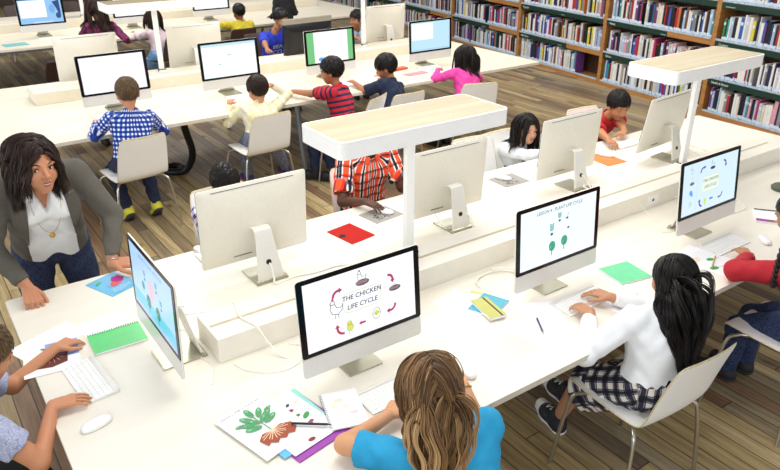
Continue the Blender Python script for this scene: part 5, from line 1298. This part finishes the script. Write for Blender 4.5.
# far side of the near table
pc=[(0,'e9542c'),(.30,'f2ede6'),(.42,'1d2238'),(.58,'e9542c'),(.75,'f0e2da'),(.86,'8a93b8')]
c_or=patt('orange_plaid_cotton','gingham',{'x':[(0,'f0562a'),(.26,'fbf3ec'),(.38,'1c2038'),(.62,'fbf3ec'),(.74,'f0562a')],'z':[(0,'ffffff'),(.32,'f0906a'),(.50,'6a6f98'),(.62,'ffffff')]},.062)
person('boy in an orange plaid shirt, his head hidden by the near lamp',(2.30,3.58,.545),PI,1.38,lean=.35,h=.006,neck=(2.27,3.47,.945),head=(2.28,3.40,1.11),look=(0,-1,-.35),
  handR=(2.045,3.165,.785),elbowR=(1.95,3.55,.60),handL=(2.42,3.14,.775),elbowL=(2.5,3.4,.3),hdR=(.45,-1,-.15),curlR=.35,shirt=c_or,slen=.80,collar=True,bottom=c_blk,skin='5a3a2a',hair='short',hairc='black',locks=(0,0,0,0,0),ease=.016,sw=1.08,shoe=('202020','202020'))
pe=[(0,'ece8f2'),(.35,'2a2f78'),(.62,'7a2a5a'),(.80,'ece8f2')]
person('boy in a purple check shirt, half hidden behind the turned away computer',(1.37,3.63,.545),PI,1.30,lean=.45,h=.007,neck=(1.34,3.53,.83),head=(1.375,3.57,.915),look=(-.1,-1,-.3),
  handR=(1.20,3.22,.775),elbowR=(1.20,3.5,.4),handL=(1.40,3.18,.775),elbowL=(1.6,3.4,.6),shirt=patt('purple_check_cotton','plaid',{'x':pe,'z':pe},.05),slen=.85,bottom=c_blk,skin='a9744f',hair='short',hairc='black',locks=(900,.018,0,.0012,3),hthick=.018,shoe=('202020','202020'))
person('girl with long black hair in a white top, her face beside a turned away computer',(3.74,3.60,.545),PI,1.30,lean=.55,h=.007,neck=(3.70,3.58,.745),head=(3.665,3.49,.850),look=(-.20,-1,-.06),hs=1.0,
  handR=(3.64,3.20,.770),elbowR=(3.5,3.6,.5),handL=(3.80,3.22,.775),elbowL=(3.98,3.5,.6),shirt=c_white,sleeve='long',bottom=c_blk,skin='d6a182',hair='long',hairc='black',locks=(220,.26,.002,.0018,9),part=.012,fback=-.25,layer=.010,gblend=.3,hthick=.014,hline=(.070,.060,-.075,-.085),lip='b5605c',shoe=('202020','202020'))
person('black haired boy in a plain red polo shirt, bent over beside the far lamp',(4.56,3.66,.545),PI+.25,1.32,lean=.45,h=.007,neck=(4.55,3.47,.805),head=(4.515,3.36,.925),look=(-.30,-.9,-.40),
  handR=(4.07,3.02,.785),elbowR=(4.25,3.30,.55),handL=(4.33,3.10,.775),elbowL=(4.75,3.2,.7),hdR=(-.4,-.8,-.1),curlR=.5,hdL=(-1,-.3,0),shirt=mat('red_polo_cotton','bb1f26',.85,noise=.08,nscale=50),slen=.8,collar=True,bottom=c_blk,skin='b9805a',hair='short',hairc='black',locks=(900,.022,0,.0012,3),hthick=.018,hs=1.04,shoe=('202020','202020'))
# near side of the second table
gx=[(0,'f4f6fa'),(.5,'2f62c8')]
c_gi=patt('blue_white_gingham','gingham',{'x':[(0,'f6f7fb'),(.45,'3566c0')],'z':[(0,'f4f6fb'),(.45,'2c55a8')]},.034)
kw=dict(hs=1.12,h=.008,hh=.004,fh=.0045,wig=.003)
person('boy with light brown hair in a blue and white gingham shirt',(1.345,5.36,.545),.05,1.36,lean=.22,neck=(1.395,5.42,.905),head=(1.405,5.44,1.040),look=(.05,1,-.35),
  handL=(1.20,5.72,.775),elbowL=(1.0,5.45,.6),handR=(1.60,5.70,.775),elbowR=(1.72,5.45,.6),hdR=(.6,.8,0),sleeve='long',shirt=c_gi,bottom=mat('navy_cloth','1d2540',.9,noise=.1),footL=(1.28,5.50,.10),footR=(1.50,5.48,.10),kneeL=(1.2,5.9,.6),kneeR=(1.55,5.9,.6),pitch=.7,shoe=('d8cf3a','3a3a3e'),
  skin='c98a68',hair='short',hairc='shortbrown',locks=(900,.018,0,.0012,3),hthick=.012,**kw)
c_yel=patt('yellow_cream_cotton','print',['ece6cc','efe9d4','e8dfb0'],.12)
person('girl with dark pigtails in a pale yellow top and grey leggings',(2.43,5.37,.545),.0,1.28,lean=.30,neck=(2.465,5.44,.80),head=(2.475,5.46,.915),look=(-.1,1,-.4),
  handL=(2.30,5.68,.775),elbowL=(2.2,5.4,.6),handR=(2.62,5.50,.93),elbowR=(2.85,5.50,.72),sleeve='long',shirt=c_yel,bottom=patt('grey_blue_leggings','print',['4a4f66','6a6f88','8a8fa2'],.01),footL=(2.42,5.68,.09),footR=(2.79,5.66,.09),kneeL=(2.3,5.9,.6),kneeR=(2.7,5.9,.6),shoe=('3a3f78','d86070'),
  skin='c58a66',hair='short',hairc='darkbrown',locks=(600,.03,0,.0014,3),hthick=.014,**kw)
P=bpy.context.scene.objects['person.008'] if False else None
rs=[(0,'c4202e'),(.40,'1b2048'),(.82,'c4202e')]
person('boy in a red and navy striped polo, reaching over the second table',(3.22,5.33,.56),.72,1.36,lean=.22,neck=(3.215,5.41,.845),head=(3.185,5.435,.985),look=(-.75,.75,-.25),
  handL=(2.93,5.72,.785),elbowL=(3.0,5.5,.75),handR=(3.32,5.62,.775),elbowR=(3.45,5.5,.5),hdL=(-.6,.8,-.1),shirt=patt('red_navy_stripes','stripe',{'z':rs},.048),slen=.75,collar=True,bottom=mat('navy_cloth','1d2540',.9),footL=(2.98,5.44,.09),footR=(3.1,5.3,.09),kneeL=(2.9,5.8,.6),kneeR=(3.1,5.9,.6),shoe=('191a1f','191a1f'),
  skin='a9714e',hair='short',hairc='black',locks=(500,.022,0,.0016,3),hthick=.020,**kw)
person('boy with a black bowl haircut in a navy top at the second table',(3.76,5.34,.55),.55,1.32,lean=.35,neck=(3.82,5.42,.815),head=(3.79,5.46,.940),look=(-.8,.7,-.45),
  handL=(3.60,5.72,.775),elbowL=(3.5,5.5,.6),handR=(3.95,5.68,.775),elbowR=(4.05,5.5,.5),shirt=mat('navy_cotton','1b2742',.85,noise=.1,nscale=30),slen=.9,bottom=mat('navy_cloth','1d2540',.9),
  skin='a9714e',hair='short',hairc='black',locks=(500,.03,0,.0016,3),hthick=.020,hline=(.080,.040,-.075,-.085),shoe=('202020','202020'),**kw)
pk=person('girl in a bright pink sweater with a black ponytail',(4.64,5.27,.55),.15,1.28,lean=.40,neck=(4.73,5.40,.79),head=(4.765,5.46,.915),look=(-.6,.9,-.5),
  handL=(4.58,5.66,.785),elbowL=(4.35,5.45,.7),handR=(4.95,5.66,.775),elbowR=(5.05,5.4,.6),sleeve='long',shirt=mat('bright_pink_knit','e0449c',.9,noise=.08,nscale=40),bottom=mat('dark_cloth','24252c',.9),
  skin='b9805c',hair='long',hairc='black',locks=(200,.24,.002,.0022,8),part=.0,fback=-1.5,layer=.008,gblend=.3,hthick=.014,hline=(.062,.048,-.075,-.075),shoe=('202020','202020'),**kw)
# far side of the second table
kw2=dict(hs=1.10,h=.010,hh=.006,fh=.006,wig=.003)
bl=person('boy with black hair in a royal blue T-shirt beside the black monitor',(3.93,8.12,.55),PI,1.36,lean=.30,neck=(3.89,7.97,.92),head=(3.955,7.90,1.075),look=(.3,-1,-.35),
  handR=(3.55,7.45,.775),elbowR=(3.6,7.9,.6),handL=(4.1,7.45,.775),elbowL=(4.2,7.8,.6),shirt=mat('royal_blue_cotton','2238b8',.85,noise=.06,nscale=30),slen=.8,bottom=c_blk,skin='a97450',hair='short',hairc='black',locks=(300,.022,0,.002,2),hthick=.016,shoe=('202020','202020'),**kw2)
p=Pic(); p.text('BEA',0,.03,.075,'c9ccd8'); p.text('CO',0,-.05,.085,'c9ccd8')
O=bl['O'].inverted(); c=bl['nb']-bl['axis']*.165+bl['sf']*.115+bl['srt']*.0
sx=-bl['srt']; 
pm=Matrix([[bl['srt'][0]*-1,bl['axis'][0],bl['sf'][0],c[0]],[bl['srt'][1]*-1,bl['axis'][1],bl['sf'][1],c[1]],[bl['srt'][2]*-1,bl['axis'][2],bl['sf'][2],c[2]],[0,0,0,1]])
p.obj('shirt_lettering',bl['base'],O@pm)
person('child in a white and blue top, in profile behind the second table lamp post',(5.12,8.08,.55),PI-.4,1.28,lean=.30,neck=(5.07,7.96,.84),head=(5.03,7.90,.975),look=(-1,-.15,-.1),
  handR=(4.85,7.45,.775),elbowR=(4.8,7.8,.6),handL=(5.2,7.45,.775),elbowL=(5.3,7.8,.6),shirt=patt('white_blue_print','print',['9fc0e0','eef2f6','c8dcee'],.05),slen=.8,bottom=c_blk,skin='a97450',hair='short',hairc='black',locks=(300,.03,0,.002,2),hthick=.014,shoe=('202020','202020'),**kw2)
person('child of whom only black hair shows above a turned away computer, upper left',(1.74,8.05,.55),PI,1.28,lean=.35,neck=(1.73,7.95,.86),head=(1.72,7.86,.985),look=(0,-1,-.7),
  handR=(1.5,7.45,.775),elbowR=(1.4,7.8,.6),handL=(1.95,7.45,.775),elbowL=(2.1,7.8,.6),shirt=mat('dark_grey_cotton','33353c',.85),slen=.8,bottom=c_blk,skin='a97450',hair='short',hairc='black',locks=(300,.02,0,.002,2),hthick=.014,shoe=('202020','202020'),**kw2)
# near side of the third table
pp=[(0,'6a1f4a'),(.4,'8a2f62'),(.7,'3a1230')]
person('girl with long dark hair in a purple plaid shirt at the third table',(2.17,9.15,.62),.1,1.34,lean=.10,neck=(2.19,9.22,1.02),head=(2.17,9.26,1.17),look=(.4,1,-.3),
  handR=(2.50,9.22,.76),elbowR=(2.45,9.1,.8),handL=(2.0,9.65,.78),elbowL=(1.9,9.3,.8),footL=(2.07,9.2,.08),footR=(2.25,9.2,.08),sleeve='long',shirt=patt('purple_plaid_cotton','plaid',{'x':pp,'z':pp},.09),bottom=c_blk,skin='7a4c36',hair='long',hairc='darkbrown',locks=(150,.34,.005,.003,6),part=.0,fback=-.6,layer=.012,hthick=.016,shoe=('202020','202020'),**kw2)
person('girl in a pale pink top and jeans on a brown chair at the third table',(2.93,9.40,.55),.45,1.25,lean=.25,neck=(2.95,9.47,.82),head=(2.92,9.50,.955),look=(-.6,.9,-.3),
  handR=(3.0,9.75,.775),elbowR=(3.15,9.5,.6),handL=(2.75,9.78,.775),elbowL=(2.6,9.5,.6),sleeve='long',shirt=mat('pale_pink_cotton','e4cdd6',.85,noise=.04),bottom=patt('light_denim','print',['5f8fc8','7aa8dc','8ab4e4'],.02),skin='a97450',hair='long',hairc='darkbrown',locks=(120,.18,.002,.003,6),part=.0,fback=-.6,layer=.01,hthick=.014,shoe=('202020','202020'),**kw2)
person('boy with dark hair in a yellow T-shirt on a brown chair at the third table',(4.08,9.34,.55),.05,1.30,lean=.22,neck=(4.10,9.41,.84),head=(4.09,9.43,.965),look=(-.1,1,-.3),
  handR=(4.25,9.78,.775),elbowR=(4.45,9.5,.6),handL=(3.85,9.8,.775),elbowL=(3.7,9.5,.6),shirt=mat('mustard_yellow_cotton','c9b62e',.85,noise=.06,nscale=30),slen=.95,bottom=c_blk,skin='7a4c36',hair='short',hairc='black',locks=(300,.02,0,.002,2),hthick=.010,shoe=('202020','202020'),**kw2)
person('person in black standing behind the boy in a royal blue T-shirt',(4.73,9.30,.76),.1,1.45,lean=.04,neck=(4.72,9.33,1.19),head=(4.70,9.36,1.35),look=(.2,1,-.2),footL=(4.66,9.3,.08),footR=(4.80,9.3,.08),fat=.75,sw=.7,
  handR=(4.86,9.50,.85),elbowR=(4.95,9.1,.8),handL=(4.6,9.5,.85),elbowL=(4.5,9.2,.8),sleeve='long',shirt=mat('black_cotton','141418',.85),bottom=c_blk,skin='8a5c40',hair='short',hairc='black',locks=(200,.03,0,.003,2),hthick=.016,shoe=('202020','202020'),**kw2)

# ------------------------------------------------------------------ camera and light
f_px=705.; pitch=math.atan2(335.,f_px); az=math.radians(54.9)
cam=bpy.data.cameras.new('camera'); cam.sensor_width=36; cam.lens=f_px/780*36; cam.clip_end=60; cam.clip_start=.05
co=bpy.data.objects.new('camera',cam); COL.objects.link(co); co.location=(0,0,2.36); co.rotation_euler=(PI/2-pitch,0,az-PI/2); S.camera=co
cam.dof.use_dof=True; cam.dof.focus_distance=2.7; cam.dof.aperture_fstop=11
W=bpy.data.worlds.new('room_light'); S.world=W; W.use_nodes=True; bg=W.node_tree.nodes['Background']; bg.inputs[0].default_value=(.94,.97,1,1); bg.inputs[1].default_value=.52
def area(name,loc,size,power,col,rot=(0,0,0),sy=None):
    l=bpy.data.lights.new(name,'AREA'); l.shape='RECTANGLE'; l.size=size; l.size_y=sy or size; l.energy=power; l.color=col
    o=bpy.data.objects.new(name,l); COL.objects.link(o); o.location=loc; o.rotation_euler=rot; return o
area('ceiling_light',(1.5,2.4,3.6),2.2,54,(1,.965,.91),sy=1.2)
area('ceiling_light',(4.5,3.6,3.6),2.2,62,(1,.965,.91),sy=1.2)
area('ceiling_light',(2.0,6.6,3.8),3.0,78,(1,.97,.92),sy=1.2)
area('ceiling_light',(5.5,6.6,3.8),3.0,78,(1,.965,.90),sy=1.2)
area('ceiling_light',(3.0,11,3.8),3.5,100,(1,.97,.93),sy=1.2)
area('cool_area_light',(-4.5,6.5,2.2),5.0,170,(.86,.93,1),(0,-PI/2,0),3.0)  # daylight from windows at the left
area('cool_area_light',(-2.2,-2.4,3.0),4.5,125,(.90,.95,1),(math.radians(62),0,math.radians(-42)),2.4)  # fill light added behind the camera for the chair backs; no window known
S.view_settings.view_transform='Standard'; S.view_settings.look='None'; S.view_settings.gamma=1; S.view_settings.use_curve_mapping=False
S.view_settings.exposure=.19
